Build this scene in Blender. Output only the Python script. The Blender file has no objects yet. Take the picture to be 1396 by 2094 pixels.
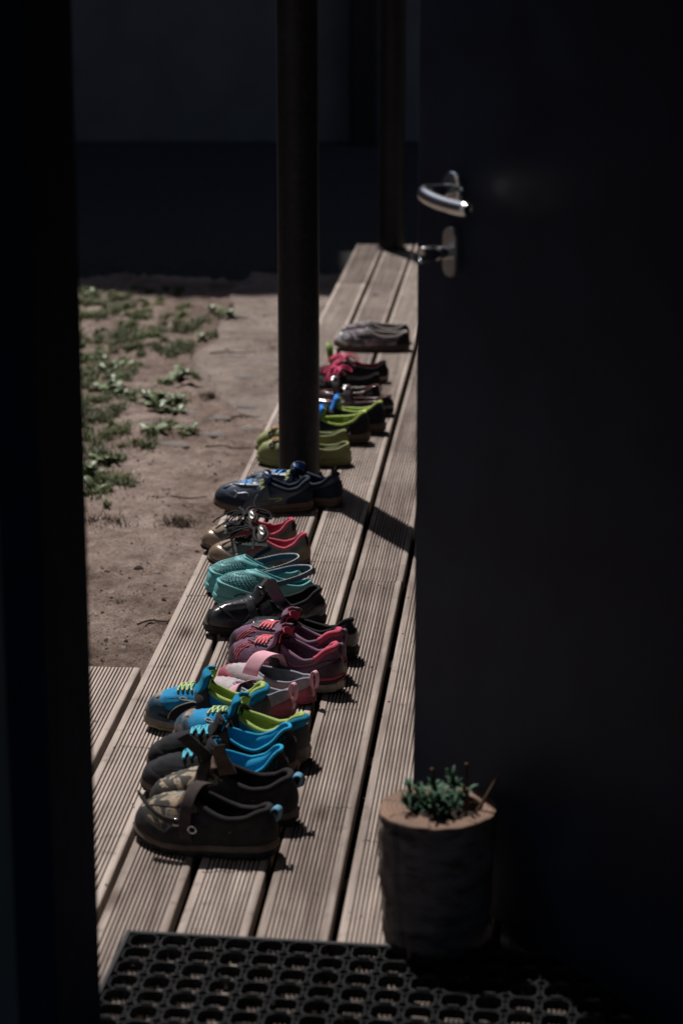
import bpy, math, random
import numpy as np
from mathutils import Vector, Matrix
random.seed(7); rng = np.random.default_rng(7)
SC = bpy.context.scene
COL = SC.collection
PI = math.pi

# ------------------------------------------------------------------ camera, world, sun, exposure
cam = bpy.data.cameras.new('camera'); cam_o = bpy.data.objects.new('camera', cam); COL.objects.link(cam_o)
cam_o.location = (0, 0, 1.6)
cam_o.rotation_euler = (math.radians(90 - 15.4555), 0, math.radians(4.8693))
cam.sensor_fit = 'VERTICAL'; cam.sensor_height = 36.0; cam.sensor_width = 24.0; cam.lens = 85.0
cam.clip_start = 0.05; cam.clip_end = 300
cam.dof.use_dof = True; cam.dof.focus_distance = 4.9; cam.dof.aperture_fstop = 4.2
SC.camera = cam_o
SUN_EL = math.radians(57.0)
SUN_H = Vector((-0.487, 0.8734, 0)).normalized()          # horizontal direction towards the sun
w = bpy.data.worlds.new('World'); SC.world = w; w.use_nodes = True
nt = w.node_tree; nt.nodes.clear()
sky = nt.nodes.new('ShaderNodeTexSky'); sky.sky_type = 'NISHITA'; sky.sun_disc = False
sky.sun_elevation = SUN_EL; sky.sun_rotation = math.atan2(SUN_H.x, SUN_H.y)
bg = nt.nodes.new('ShaderNodeBackground'); bg.inputs[1].default_value = 0.065; sky.ozone_density = 2.8
wo = nt.nodes.new('ShaderNodeOutputWorld')
nt.links.new(sky.outputs[0], bg.inputs[0]); nt.links.new(bg.outputs[0], wo.inputs[0])
sl = bpy.data.lights.new('sun', 'SUN'); sl.energy = 5.0; sl.angle = math.radians(0.53); sl.color = (1.0, 0.955, 0.92)
so = bpy.data.objects.new('sun', sl); COL.objects.link(so); so.location = (-4, 6, 10)
to_sun = Vector((SUN_H.x * math.cos(SUN_EL), SUN_H.y * math.cos(SUN_EL), math.sin(SUN_EL)))
so.rotation_euler = (-to_sun).to_track_quat('-Z', 'Y').to_euler()
SC.view_settings.view_transform = 'Standard'; SC.view_settings.look = 'None'
SC.view_settings.gamma = 1.0; SC.view_settings.use_curve_mapping = False
SC.view_settings.exposure = 0.05
SC.cycles.use_denoising = True
SC.cycles.max_bounces = 6; SC.cycles.diffuse_bounces = 1
SC.cycles.caustics_reflective = False; SC.cycles.caustics_refractive = False
SC.cycles.sample_clamp_indirect = 4.0

# ------------------------------------------------------------------ materials
def srgb(r, g, b):
    f = lambda c: (c / 255 / 12.92) if c / 255 <= .04045 else ((c / 255 + .055) / 1.055) ** 2.4
    return (f(r), f(g), f(b))

def mat(name, base, rough=.7, var=.18, scale=60, bump=.15, bscale=350, metal=0, coat=0, spec=.2, dirt=None, dirt_amt=.5, dscale=25, stretch=None, sheen=0):
    m = bpy.data.materials.new(name); m.use_nodes = True
    n = m.node_tree.nodes; l = m.node_tree.links
    b = n['Principled BSDF']
    b.inputs['Roughness'].default_value = rough; b.inputs['Metallic'].default_value = metal
    b.inputs['Coat Weight'].default_value = coat; b.inputs['Coat Roughness'].default_value = .15
    b.inputs['Specular IOR Level'].default_value = spec
    if sheen: b.inputs['Sheen Weight'].default_value = sheen
    tc = n.new('ShaderNodeTexCoord'); vec = tc.outputs['Object']
    if stretch:
        mp = n.new('ShaderNodeMapping'); mp.inputs['Scale'].default_value = stretch
        l.new(vec, mp.inputs[0]); vec = mp.outputs[0]
    ns = n.new('ShaderNodeTexNoise'); ns.inputs['Scale'].default_value = scale; ns.inputs['Detail'].default_value = 5
    l.new(vec, ns.inputs[0])
    cr = n.new('ShaderNodeValToRGB')
    cr.color_ramp.elements[0].position = .3; cr.color_ramp.elements[1].position = .7
    cr.color_ramp.elements[0].color = (*[max(0, c * (1 - var)) for c in base], 1)
    cr.color_ramp.elements[1].color = (*[min(1, c * (1 + var)) for c in base], 1)
    l.new(ns.outputs[0], cr.inputs[0]); col = cr.outputs[0]
    if dirt:
        n2 = n.new('ShaderNodeTexNoise'); n2.inputs['Scale'].default_value = dscale; n2.inputs['Detail'].default_value = 7
        l.new(vec, n2.inputs[0])
        r2 = n.new('ShaderNodeValToRGB'); r2.color_ramp.elements[0].position = .5; r2.color_ramp.elements[1].position = .68
        r2.color_ramp.elements[1].color = (dirt_amt,) * 3 + (1,)
        l.new(n2.outputs[0], r2.inputs[0])
        mx = n.new('ShaderNodeMixRGB'); mx.inputs[2].default_value = (*dirt, 1)
        l.new(r2.outputs[0], mx.inputs[0]); l.new(col, mx.inputs[1]); col = mx.outputs[0]
    l.new(col, b.inputs['Base Color'])
    if bump:
        nb = n.new('ShaderNodeTexNoise'); nb.inputs['Scale'].default_value = bscale; nb.inputs['Detail'].default_value = 3
        l.new(vec, nb.inputs[0])
        bp = n.new('ShaderNodeBump'); bp.inputs['Strength'].default_value = bump; bp.inputs['Distance'].default_value = .0018
        l.new(nb.outputs[0], bp.inputs['Height']); l.new(bp.outputs[0], b.inputs['Normal'])
    return m

def wood_mat(name, dark, light, axis=1, knots=True):
    m = bpy.data.materials.new(name); m.use_nodes = True
    n = m.node_tree.nodes; l = m.node_tree.links; b = n['Principled BSDF']
    b.inputs['Roughness'].default_value = .78; b.inputs['Specular IOR Level'].default_value = .25
    tc = n.new('ShaderNodeTexCoord'); oi = n.new('ShaderNodeObjectInfo')
    ad = n.new('ShaderNodeVectorMath'); ad.operation = 'ADD'
    sc_ = n.new('ShaderNodeVectorMath'); sc_.operation = 'SCALE'; sc_.inputs['Scale'].default_value = 37.0
    cmb = n.new('ShaderNodeCombineXYZ')
    for i in range(3): l.new(oi.outputs['Random'], cmb.inputs[i])
    l.new(cmb.outputs[0], sc_.inputs[0]); l.new(tc.outputs['Object'], ad.inputs[0]); l.new(sc_.outputs[0], ad.inputs[1])
    def stretched(s):
        mp = n.new('ShaderNodeMapping'); mp.inputs['Scale'].default_value = s; l.new(ad.outputs[0], mp.inputs[0]); return mp.outputs[0]
    def noise(v, s, d=6, dist=0):
        t = n.new('ShaderNodeTexNoise'); t.inputs['Scale'].default_value = s; t.inputs['Detail'].default_value = d
        t.inputs['Distortion'].default_value = dist; l.new(v, t.inputs[0]); return t.outputs[0]
    st = [60, 60, 60]; st[axis] = 2.2
    g1 = noise(stretched(st), 1.0, 6, .6)
    st2 = [260, 260, 260]; st2[axis] = 9
    g2 = noise(stretched(st2), 1.0, 4)
    big = noise(ad.outputs[0], 3.5, 4)
    spots = noise(ad.outputs[0], 30, 6)
    def math_(op, a, bb):
        t = n.new('ShaderNodeMath'); t.operation = op
        for i, q in enumerate((a, bb)):
            if isinstance(q, (int, float)): t.inputs[i].default_value = q
            else: l.new(q, t.inputs[i])
        return t.outputs[0]
    f = math_('ADD', math_('MULTIPLY', g1, .5), math_('ADD', math_('MULTIPLY', g2, .3), math_('MULTIPLY', big, .45)))
    f = math_('ADD', f, math_('MULTIPLY', math_('SUBTRACT', oi.outputs['Random'], .5), .26))
    cr = n.new('ShaderNodeValToRGB')
    cr.color_ramp.elements[0].position = .42; cr.color_ramp.elements[1].position = .82
    cr.color_ramp.elements[0].color = (*dark, 1); cr.color_ramp.elements[1].color = (*light, 1)
    l.new(f, cr.inputs[0]); col = cr.outputs[0]
    # dark weather spots and stretched knots
    r2 = n.new('ShaderNodeValToRGB'); r2.color_ramp.elements[0].position = .60; r2.color_ramp.elements[1].position = .74
    r2.color_ramp.elements[1].color = (.55, .55, .55, 1); l.new(spots, r2.inputs[0])
    mx = n.new('ShaderNodeMixRGB'); mx.inputs[2].default_value = (dark[0] * .6, dark[1] * .6, dark[2] * .6, 1)
    l.new(r2.outputs[0], mx.inputs[0]); l.new(col, mx.inputs[1]); col = mx.outputs[0]
    if knots:
        ks = [9, 9, 9]; ks[axis] = 3.6
        vo = n.new('ShaderNodeTexVoronoi'); vo.inputs['Scale'].default_value = 1.0; l.new(stretched(ks), vo.inputs[0])
        r3 = n.new('ShaderNodeValToRGB'); r3.color_ramp.elements[0].position = .05; r3.color_ramp.elements[1].position = .20
        r3.color_ramp.elements[0].color = (.8, .8, .8, 1); r3.color_ramp.elements[1].color = (0, 0, 0, 1)
        l.new(vo.outputs['Distance'], r3.inputs[0])
        mk = n.new('ShaderNodeMixRGB'); mk.inputs[2].default_value = (dark[0] * .5, dark[1] * .42, dark[2] * .36, 1)
        l.new(r3.outputs[0], mk.inputs[0]); l.new(col, mk.inputs[1]); col = mk.outputs[0]
    l.new(col, b.inputs['Base Color'])
    bp = n.new('ShaderNodeBump'); bp.inputs['Strength'].default_value = .35; bp.inputs['Distance'].default_value = .003
    l.new(math_('ADD', g2, math_('MULTIPLY', spots, .6)), bp.inputs['Height']); l.new(bp.outputs[0], b.inputs['Normal'])
    return m

# ------------------------------------------------------------------ mesh helpers
class MB:
    def __init__(s): s.V = []; s.F = []
    def add(s, V, F):
        o = len(s.V); s.V.extend([tuple(map(float, v)) for v in V]); s.F.extend([tuple(i + o for i in f) for f in F]); return s
    def mesh(s, name, smooth=True):
        me = bpy.data.meshes.new(name); me.from_pydata(s.V, [], s.F); me.update()
        if smooth: me.polygons.foreach_set('use_smooth', [True] * len(me.polygons))
        return me
    def build(s, name, m, parent=None, smooth=True, loc=None):
        return link(name, s.mesh(name, smooth), m, parent, loc)

def link(name, me, m=None, parent=None, loc=None):
    o = bpy.data.objects.new(name, me); COL.objects.link(o)
    if m is not None and not me.materials: me.materials.append(m)
    if parent: o.parent = parent
    if loc is not None: o.location = loc
    return o

def tag(o, label=None, cat=None, group=None, kind=None):
    for k, v in (('label', label), ('category', cat), ('group', group), ('kind', kind)):
        if v: o[k] = v
    return o

def empty(name, loc=(0, 0, 0), rz=0, **k):
    o = bpy.data.objects.new(name, None); COL.objects.link(o); o.location = loc; o.rotation_euler.z = rz
    o.empty_display_size = .05
    return tag(o, **k)

def grid_faces(nu, nv, cu=False, cv=False):
    F = []
    for i in range(nu if cu else nu - 1):
        for j in range(nv if cv else nv - 1):
            a, b = i * nv + j, ((i + 1) % nu) * nv + j
            c, d = ((i + 1) % nu) * nv + (j + 1) % nv, i * nv + (j + 1) % nv
            F.append((a, b, c, d))
    return F

def box(x0, x1, y0, y1, z0, z1, bev=0):
    if not bev:
        V = [(x, y, z) for x in (x0, x1) for y in (y0, y1) for z in (z0, z1)]
        return V, [(0, 1, 3, 2), (4, 6, 7, 5), (0, 4, 5, 1), (2, 3, 7, 6), (0, 2, 6, 4), (1, 5, 7, 3)]
    import bmesh
    bm = bmesh.new(); bmesh.ops.create_cube(bm, size=1)
    for v in bm.verts: v.co = Vector(((x0 + x1) / 2 + v.co.x * (x1 - x0), (y0 + y1) / 2 + v.co.y * (y1 - y0), (z0 + z1) / 2 + v.co.z * (z1 - z0)))
    bmesh.ops.bevel(bm, geom=bm.edges[:], offset=bev, segments=2, affect='EDGES', profile=.5)
    bm.verts.index_update(); V = [v.co[:] for v in bm.verts]; F = [tuple(v.index for v in f.verts) for f in bm.faces]; bm.free()
    return V, F

def tube(path, r, n=8, closed=False, caps=True, flat=1.0):
    P = np.array(path, float); N = len(P)
    T = np.roll(P, -1, 0) - np.roll(P, 1, 0) if closed else np.gradient(P, axis=0)
    T /= np.linalg.norm(T, axis=1)[:, None] + 1e-12
    a = np.array([0, 0, 1.0]) if abs(T[0][2]) < .9 else np.array([1.0, 0, 0])
    nrm = np.cross(T[0], a); nrm /= np.linalg.norm(nrm)
    V = []; R = np.broadcast_to(np.asarray(r, float), (N,))
    for i in range(N):
        nrm = nrm - T[i] * nrm.dot(T[i]); nrm /= np.linalg.norm(nrm) + 1e-12
        bi = np.cross(T[i], nrm)
        for k in range(n):
            t = 2 * PI * k / n; V.append(P[i] + R[i] * (math.cos(t) * nrm + flat * math.sin(t) * bi))
    F = grid_faces(N, n, closed, True)
    if not closed and caps:
        F.append(tuple(range(n - 1, -1, -1))); F.append(tuple((N - 1) * n + k for k in range(n)))
    return V, F

def spline(pts, n=24, closed=False):
    P = np.array(pts, float); N = len(P); out = []
    segs = N if closed else N - 1
    per = max(2, n // segs)
    g = lambda i: P[i % N] if closed else P[min(max(i, 0), N - 1)]
    for i in range(segs):
        p0, p1, p2, p3 = g(i - 1), g(i), g(i + 1), g(i + 2)
        for k in range(per):
            t = k / per
            out.append(.5 * ((2 * p1) + (-p0 + p2) * t + (2 * p0 - 5 * p1 + 4 * p2 - p3) * t * t + (-p0 + 3 * p1 - 3 * p2 + p3) * t ** 3))
    if not closed: out.append(P[-1])
    return np.array(out)

def sheet(G, thick):
    """closed shell round a grid of points (nu,nv,3); thickness goes along -normal"""
    G = np.array(G, float); nu, nv = G.shape[:2]
    du = np.gradient(G, axis=0); dv = np.gradient(G, axis=1)
    N = np.cross(du, dv); N /= np.linalg.norm(N, axis=2)[..., None] + 1e-12
    B = G - N * thick
    V = np.concatenate([G.reshape(-1, 3), B.reshape(-1, 3)])
    F = grid_faces(nu, nv); o = nu * nv
    F += [tuple(i + o for i in reversed(f)) for f in grid_faces(nu, nv)]
    ring = [(i, 0) for i in range(nu)] + [(nu - 1, j) for j in range(1, nv)] + [(i, nv - 1) for i in range(nu - 2, -1, -1)] + [(0, j) for j in range(nv - 2, 0, -1)]
    idx = [i * nv + j for i, j in ring]
    for a, b in zip(idx, idx[1:] + idx[:1]): F.append((b, a, a + o, b + o))
    return V, F

def ribbon(path, wdir, width, thick, taper=None, crown=0):
    """band following path; wdir = direction of its width"""
    P = np.array(path, float); W = np.array(wdir, float)
    if W.ndim == 1: W = np.tile(W, (len(P), 1))
    W = W / np.linalg.norm(W, axis=1)[:, None]
    T = np.gradient(P, axis=0); T /= np.linalg.norm(T, axis=1)[:, None] + 1e-12
    Nn = np.cross(W, T); Nn /= np.linalg.norm(Nn, axis=1)[:, None] + 1e-12
    ks = np.array([-1, -.86, -.4, 0, .4, .86, 1.0])
    w_ = np.full(len(P), width / 2) if taper is None else width / 2 * np.array([taper(i / (len(P) - 1)) for i in range(len(P))])
    G = P[:, None, :] + W[:, None, :] * (ks[None, :, None] * w_[:, None, None]) - Nn[:, None, :] * (crown * ks[None, :, None] ** 2)
    return sheet(G, thick)

def lathe(prof, n=32):
    V = [(r * math.cos(2 * PI * k / n), r * math.sin(2 * PI * k / n), z) for r, z in prof for k in range(n)]
    F = [(a, d, c, b) for a, b, c, d in grid_faces(len(prof), n, False, True)]
    F = [tuple(reversed(f)) for f in F]
    return V, F

def xf(VF, M):
    V, F = VF; return [tuple(M @ Vector(v)) for v in V], F

# ------------------------------------------------------------------ materials used by the setting
M_plank = wood_mat('weathered_decking', (.135, .104, .088), (.44, .366, .318))
M_joist = wood_mat('joist_timber', (.05, .04, .033), (.12, .10, .08), knots=False)
M_dark_metal = mat('dark_painted_steel', (.0092, .0094, .0130), .5, .35, 14, .08, 120, spec=.22, dirt=(.035, .032, .034), dirt_amt=.35, dscale=60)
M_steel = mat('brushed_steel', (.70, .70, .70), .19, .05, 300, .02, 600, metal=1)
M_satin = mat('satin_steel', (.66, .64, .62), .38, .05, 300, .02, 600, metal=1)
M_door = mat('dark_door_paint', (.019, .025, .045), .5, .30, 7, .12, 240, spec=.12)
M_frame = mat('dark_frame_paint', (.020, .030, .058), .85, .2, 20, .1, 200, spec=.04)
M_render = mat('grey_render_wall', (.115, .116, .12), .9, .14, 4, .3, 90)
M_plinth = mat('dark_plinth_render', (.040, .040, .041), .9, .2, 6, .4, 60)
M_house = mat('house_wall_paint', (.20, .19, .19), .85, .08, 8, .1, 120)
M_roof = mat('dark_roof_board', (.06, .05, .045), .8, .2, 20, .1, 100)
M_floor = mat('interior_floor', (.06, .05, .045), .6, .2, 12, .05, 100)

# ------------------------------------------------------------------ ground
def gnoise(x, y):
    z = 0
    for a, fx, fy, ph in ((.012, 1.3, 1.7, .3), (.009, 3.1, 2.3, 1.1), (.006, 5.7, 6.9, 2.2), (.004, 11.3, 9.1, .7), (.0025, 23.0, 19.0, 1.9), (.0018, 37.0, 43.0, 3.1)):
        z = z + a * np.sin(fx * x + ph + 1.7 * np.sin(fy * y * .6 + ph)) * np.cos(fy * y + ph * 2 + 1.3 * np.sin(fx * x * .7))
    return z
GZ = -.15
def ground_z(x, y):
    return GZ + gnoise(np.asarray(x, float), np.asarray(y, float))
xs = np.concatenate([np.linspace(-90, -6, 12), np.arange(-5.0, -2.4, .12), np.arange(-2.4, -.6, .02), np.arange(-.55, 1.3, .1), np.linspace(2, 90, 12)])
ys = np.concatenate([np.linspace(-90, -2, 10), np.arange(0, 3.6, .3), np.arange(3.7, 10.6, .025), np.arange(10.7, 16, .15), np.linspace(18, 120, 12)])
X, Y = np.meshgrid(xs, ys, indexing='ij')
Z = ground_z(X, Y)
Z += rng.normal(0, .0036, Z.shape) * ((X > -2.5) & (X < -.5) & (Y > 3.6) & (Y < 10.6))
g = MB(); g.V = [tuple(v) for v in np.stack([X, Y, Z], -1).reshape(-1, 3).tolist()]; g.F = grid_faces(len(xs), len(ys))
def dirt_mat(name, dark, mid, light, grain=170):
    m = bpy.data.materials.new(name); m.use_nodes = True
    n = m.node_tree.nodes; l = m.node_tree.links; b = n['Principled BSDF']
    b.inputs['Roughness'].default_value = .95; b.inputs['Specular IOR Level'].default_value = .12
    tc = n.new('ShaderNodeTexCoord')
    def noise(s_, d, r=.6, dist=0):
        t = n.new('ShaderNodeTexNoise'); t.inputs['Scale'].default_value = s_; t.inputs['Detail'].default_value = d; t.inputs['Roughness'].default_value = r
        t.inputs['Distortion'].default_value = dist; l.new(tc.outputs['Object'], t.inputs[0]); return t.outputs[0]
    def mth(op, a, c):
        t = n.new('ShaderNodeMath'); t.operation = op
        for i, q in enumerate((a, c)):
            if isinstance(q, (int, float)): t.inputs[i].default_value = q
            else: l.new(q, t.inputs[i])
        return t.outputs[0]
    big, med, fine = noise(2.6, 6), noise(16, 6, .7, .4), noise(grain, 4, .75)
    f = mth('ADD', mth('MULTIPLY', big, .38), mth('ADD', mth('MULTIPLY', med, .34), mth('MULTIPLY', fine, .36)))
    cr = n.new('ShaderNodeValToRGB'); e = cr.color_ramp.elements
    e[0].position = .43; e[0].color = (*dark, 1); e[1].position = .64; e[1].color = (*light, 1)
    x = e.new(.53); x.color = (*mid, 1)
    l.new(f, cr.inputs[0])
    vo = n.new('ShaderNodeTexVoronoi'); vo.inputs['Scale'].default_value = 70; vo.inputs['Randomness'].default_value = 1; l.new(tc.outputs['Object'], vo.inputs[0])
    r2 = n.new('ShaderNodeValToRGB'); r2.color_ramp.elements[0].position = .10; r2.color_ramp.elements[1].position = .22
    r2.color_ramp.elements[0].color = (.75, .75, .75, 1); r2.color_ramp.elements[1].color = (0, 0, 0, 1); l.new(vo.outputs['Distance'], r2.inputs[0])
    mx = n.new('ShaderNodeMixRGB'); l.new(mth('MULTIPLY', r2.outputs[0], mth('GREATER_THAN', med, .52)), mx.inputs[0]); l.new(cr.outputs[0], mx.inputs[1]); mx.inputs[2].default_value = (dark[0] * .45, dark[1] * .42, dark[2] * .4, 1)
    l.new(mx.outputs[0], b.inputs['Base Color'])
    bp = n.new('ShaderNodeBump'); bp.inputs['Strength'].default_value = .9; bp.inputs['Distance'].default_value = .020
    l.new(mth('ADD', mth('MULTIPLY', fine, .35), mth('ADD', med, mth('MULTIPLY', r2.outputs[0], -.25))), bp.inputs['Height']); l.new(bp.outputs[0], b.inputs['Normal'])
    return m
M_dirt = dirt_mat('sandy_dirt', (.068, .046, .036), (.188, .138, .113), (.335, .265, .228))
tag(g.build('ground', M_dirt), kind='structure')

# concrete path strip beside the deck, running on behind it
pth = MB()
py = np.concatenate([np.arange(7.0, 12, .05), np.arange(12, 16.2, .3)]); px = np.linspace(0, 1, 14)
G = np.zeros((len(py), len(px), 3))
for i, y in enumerate(py):
    left = -1.24 + .03 * math.sin(y * 3.1) + .018 * math.sin(y * 9.7 + 1) + .42 * max(0, (8.2 - y)) ** 1.3
    left = min(left, -.82)
    for j, k in enumerate(px):
        x = left + (-.80 - left) * k if y < 9.9 else left + (.6 - left) * k
        zz = -.118 + .004 * math.sin(17 * x + 3 * y) * math.cos(11 * y)
        if k < .07: zz = GZ - .03
        if y < 7.6: zz -= (7.6 - y) * .09
        G[i, j] = (x, y, zz)
pth.add(G.reshape(-1, 3), [tuple(reversed(f)) for f in grid_faces(len(py), len(px))])
M_path = dirt_mat('worn_concrete', (.095, .076, .066), (.235, .185, .160), (.34, .285, .255), 220)
path_o = tag(pth.build('path', M_path), kind='structure')
# worn grey cobbles showing through the sand
M_cobble = mat('grey_cobble', (.150, .128, .118), .85, .3, 40, .5, 150)
cob_spots = [(-1.117, 7.42), (-1.02, 7.36), (-.93, 7.47), (-1.19, 7.25), (-1.0, 7.14), (-1.10, 7.02), (-.9, 7.2), (-.99, 8.05), (-1.06, 8.18), (-.93, 8.12), (-1.0, 7.85), (-1.09, 7.72), (-.88, 7.9)]
for i, (x, y) in enumerate(cob_spots):
    mb = MB(); n = 9; a = .040 + .018 * random.random(); b = .030 + .014 * random.random()
    ang = [2 * PI * k / n + random.uniform(-.2, .2) for k in range(n)]
    ring = [(a * math.cos(t) * random.uniform(.85, 1.1), b * math.sin(t) * random.uniform(.85, 1.1)) for t in ang]
    V = [(p, q, -.02) for p, q in ring] + [(p * .97, q * .97, .004) for p, q in ring] + [(p * .8, q * .8, .009) for p, q in ring] + [(0, 0, .011)]
    F = [(k, (k + 1) % n, n + (k + 1) % n, n + k) for k in range(n)] + [(n + k, n + (k + 1) % n, 2 * n + (k + 1) % n, 2 * n + k) for k in range(n)] + [(2 * n + k, 2 * n + (k + 1) % n, 3 * n) for k in range(n)]
    left = -1.24 + .42 * max(0, 8.2 - y) ** 1.3
    zz = max(float(ground_z(x, y)), (-.118 - max(0, 7.6 - y) * .09) if x > left else -9) - .0065
    mb.add(V, F).build('cobble', M_cobble, path_o, loc=(x, y, zz)).rotation_euler.z = random.uniform(-.4, .4)

# ------------------------------------------------------------------ deck
PITCH, PW, PT = .1232, .1105, .028
X0 = -.668            # gap centre between first and second plank
def plank_profile():
    h = PW / 2; pts = [(-h, -PT), (-h, -.004), (-h + .0012, -.0012), (-h + .004, 0)]
    ng, p = 12, .0072
    start = -ng * p / 2
    for k in range(ng):
        x = start + k * p
        pts += [(x + .0016, 0), (x + .0024, -.0008), (x + .0028, -.0045), (x + .0048, -.0045), (x + .0052, -.0008), (x + .0060, 0)]
    pts += [(h - .004, 0), (h - .0012, -.0012), (h, -.004), (h, -PT)]
    return pts
PROF = plank_profile()
def plank_mesh(L):
    mb = MB(); n = len(PROF); ns = max(2, int(L / .5) + 1)
    for i in range(ns):
        t = i / (ns - 1)
        for x, z in PROF: mb.V.append((x, t * L, z + .0008 * math.sin(t * L * 2.3 + 9 * L)))
    for i in range(ns - 1):
        for k in range(n):
            a, b = i * n + k, i * n + (k + 1) % n
            mb.F.append((a, b, b + n, a + n))
    mb.F.append(tuple(range(n - 1, -1, -1))); mb.F.append(tuple((ns - 1) * n + k for k in range(n)))
    return mb.mesh('plank', smooth=False)
DECK_Y0, DECK_Y1 = 3.0, 9.93
jb = MB()
for y in np.arange(3.06, 9.85, .55): jb.add(*box(-.775, .90, y - .022, y + .022, -.128, -.0295))
for x in (-.74, -.2, .4, .85): jb.add(*box(x - .024, x + .024, 3.02, 9.80, -.24, -.1285))
jb.add(*box(-1.18, -.83, 3.06, 3.105, -.128, -.0295)); jb.add(*box(-1.18, -.83, 4.44, 4.485, -.128, -.0295)); jb.add(*box(-1.18, -.83, 3.72, 3.765, -.128, -.0295))
deck = tag(jb.build('deck', M_joist, smooth=False), kind='structure')
breaks = {-1: [DECK_Y0, 4.562], -2: [DECK_Y0, 4.562], -3: [DECK_Y0, 4.562], 0: [DECK_Y0, 9.02, DECK_Y1], 1: [DECK_Y0, 7.3, DECK_Y1], 2: [DECK_Y0, 8.75, DECK_Y1], 3: [DECK_Y0, 5.20, DECK_Y1], 4: [DECK_Y0, 6.6, DECK_Y1]}
for k in range(-3, 13):
    bl = breaks.get(k, [DECK_Y0, 4.5 + (k * 1.7) % 4, DECK_Y1])
    xc = X0 + (k - .5) * PITCH + (.002 if k < 1 else 0) + 0
    for a, b in zip(bl[:-1], bl[1:]):
        gap = .0025 if b < DECK_Y1 - .01 and k >= 0 else 0
        o = link('plank', plank_mesh(b - a - gap), M_plank, deck, (xc, a, random.uniform(-.0012, .0008)))
        o.rotation_euler = (0, random.uniform(-.006, .006), random.uniform(-.0008, .0008))
# soil crumbs trodden on to the deck
sb = MB()
for _ in range(420):
    x, y = random.uniform(-.79, .1), random.uniform(3.4, 9.8); r = random.uniform(.0008, .0026)
    V = [(x + r * math.cos(2 * PI * k / 5) * random.uniform(.7, 1.6), y + r * math.sin(2 * PI * k / 5) * random.uniform(.7, 1.2), -.0006) for k in range(5)] + [(x, y, r * .7)]
    sb.add(V, [(k, (k + 1) % 5, 5) for k in range(5)])
for k_, y_ in ((2, 5.33), (2, 4.28), (1, 4.02), (3, 5.62), (3, 4.35), (3, 3.86), (0, 4.12), (0, 5.05), (4, 4.55), (4, 5.3), (-1, 4.25), (2, 3.58), (1, 3.66), (3, 6.4), (2, 7.4), (1, 8.3), (2, 8.9), (4, 3.72)):
    xc = X0 + (k_ - .5) * PITCH; sl_ = random.uniform(-.12, .12); a_, b_ = sorted((random.uniform(-.05, .05), random.uniform(-.05, .05)))
    if b_ - a_ < .04: a_, b_ = -.045, .03
    for q in np.arange(a_, b_, .0045):
        x, y = xc + q + random.uniform(-.001, .001), y_ + q * sl_ + random.uniform(-.003, .003); r = random.uniform(.0010, .0024)
        sb.add([(x + r * 1.3 * math.cos(2 * PI * k / 6) * random.uniform(.7, 1.2), y + r * math.sin(2 * PI * k / 6) * random.uniform(.7, 1.2), .0004) for k in range(6)] + [(x, y, .0009)], [(k, (k + 1) % 6, 6) for k in range(6)])
M_crumb = mat('soil_crumb', (.045, .035, .03), .95, .3, 200, 0)
tag(sb.build('soil_crumbs', M_crumb, smooth=False), kind='stuff')

# ------------------------------------------------------------------ house: doorway wall, wing wall, added side wing and canopy
DX0, DX1, WY0, WY1 = -.585, .345, 2.70, 2.98
house = empty('house', (0, 2.84, 0), label='dark house with open doorway, added side wing and canopy out of view', cat='house')
def hp(name, boxes, m, bev=0):
    mb = MB()
    for b_ in boxes: mb.add(*box(*b_, bev))
    o = mb.build(name, m, house, smooth=False); o.location = (0, -2.84, 0); return o
hp('wall', [(-6.2, DX0 - .05, WY0 + .01, WY1 - .01, -.3, 7.0), (DX1 + .05, 3.0, WY0 + .01, WY1 - .01, -.3, 7.0), (DX0 - .05, DX1 + .05, WY0 + .01, WY1 - .01, 2.15, 7.0)], M_house)  # upper storey out of view, added to block sky light
hp('door_frame', [(DX0 - .05, DX0, WY0, WY1, -.02, 2.10), (DX1, DX1 + .05, WY0, WY1, -.02, 2.10), (DX0 - .05, DX1 + .05, WY0, WY1, 2.10, 2.15)], M_frame, .003)
hp('threshold', [(DX0, DX1, WY0 + .02, WY1 - .01, -.05, .012)], M_frame, .003)
hp('interior_floor', [(-3.0, 3.0, -3.2, WY0 + .02, -.06, 0)], M_floor)
hp('interior_wall', [(-3.1, -3.0, -3.3, WY1, -.06, 2.6), (3.0, 3.1, -3.3, WY1, -.06, 2.6), (-3.0, 3.0, -3.3, -3.2, -.06, .5), (-3.0, 3.0, -3.3, -3.2, 2.4, 2.6), (-3.0, -2.4, -3.3, -3.2, .501, 2.399), (2.4, 3.0, -3.3, -3.2, .501, 2.399)], M_house)  # rear opening out of view, cut to let sky light on to the frame
hp('ceiling', [(-3.1, 3.1, -3.3, WY0 + .005, 2.602, 2.7)], M_house)
hp('wing_wall', [(.96, 1.2, WY1 + .002, 11.0, -.3, 7.0)], M_house)  # raised by an unseen upper storey to cut sky light
hp('added_side_wing', [(-6.2, -5.9, WY1 + .002, 13.0, -.3, 6.0)], M_house)  # unseen wing added to block sky light from the left
hp('canopy', [(-.70, .955, WY1 + .003, 10.3, 3.202, 3.28)], M_roof)  # canopy and beam out of view, built over the posts to cut sky light
hp('canopy_beam', [(-.685, -.58, WY1 + .01, 10.2, 3.03, 3.20)], M_roof, .004)

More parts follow.
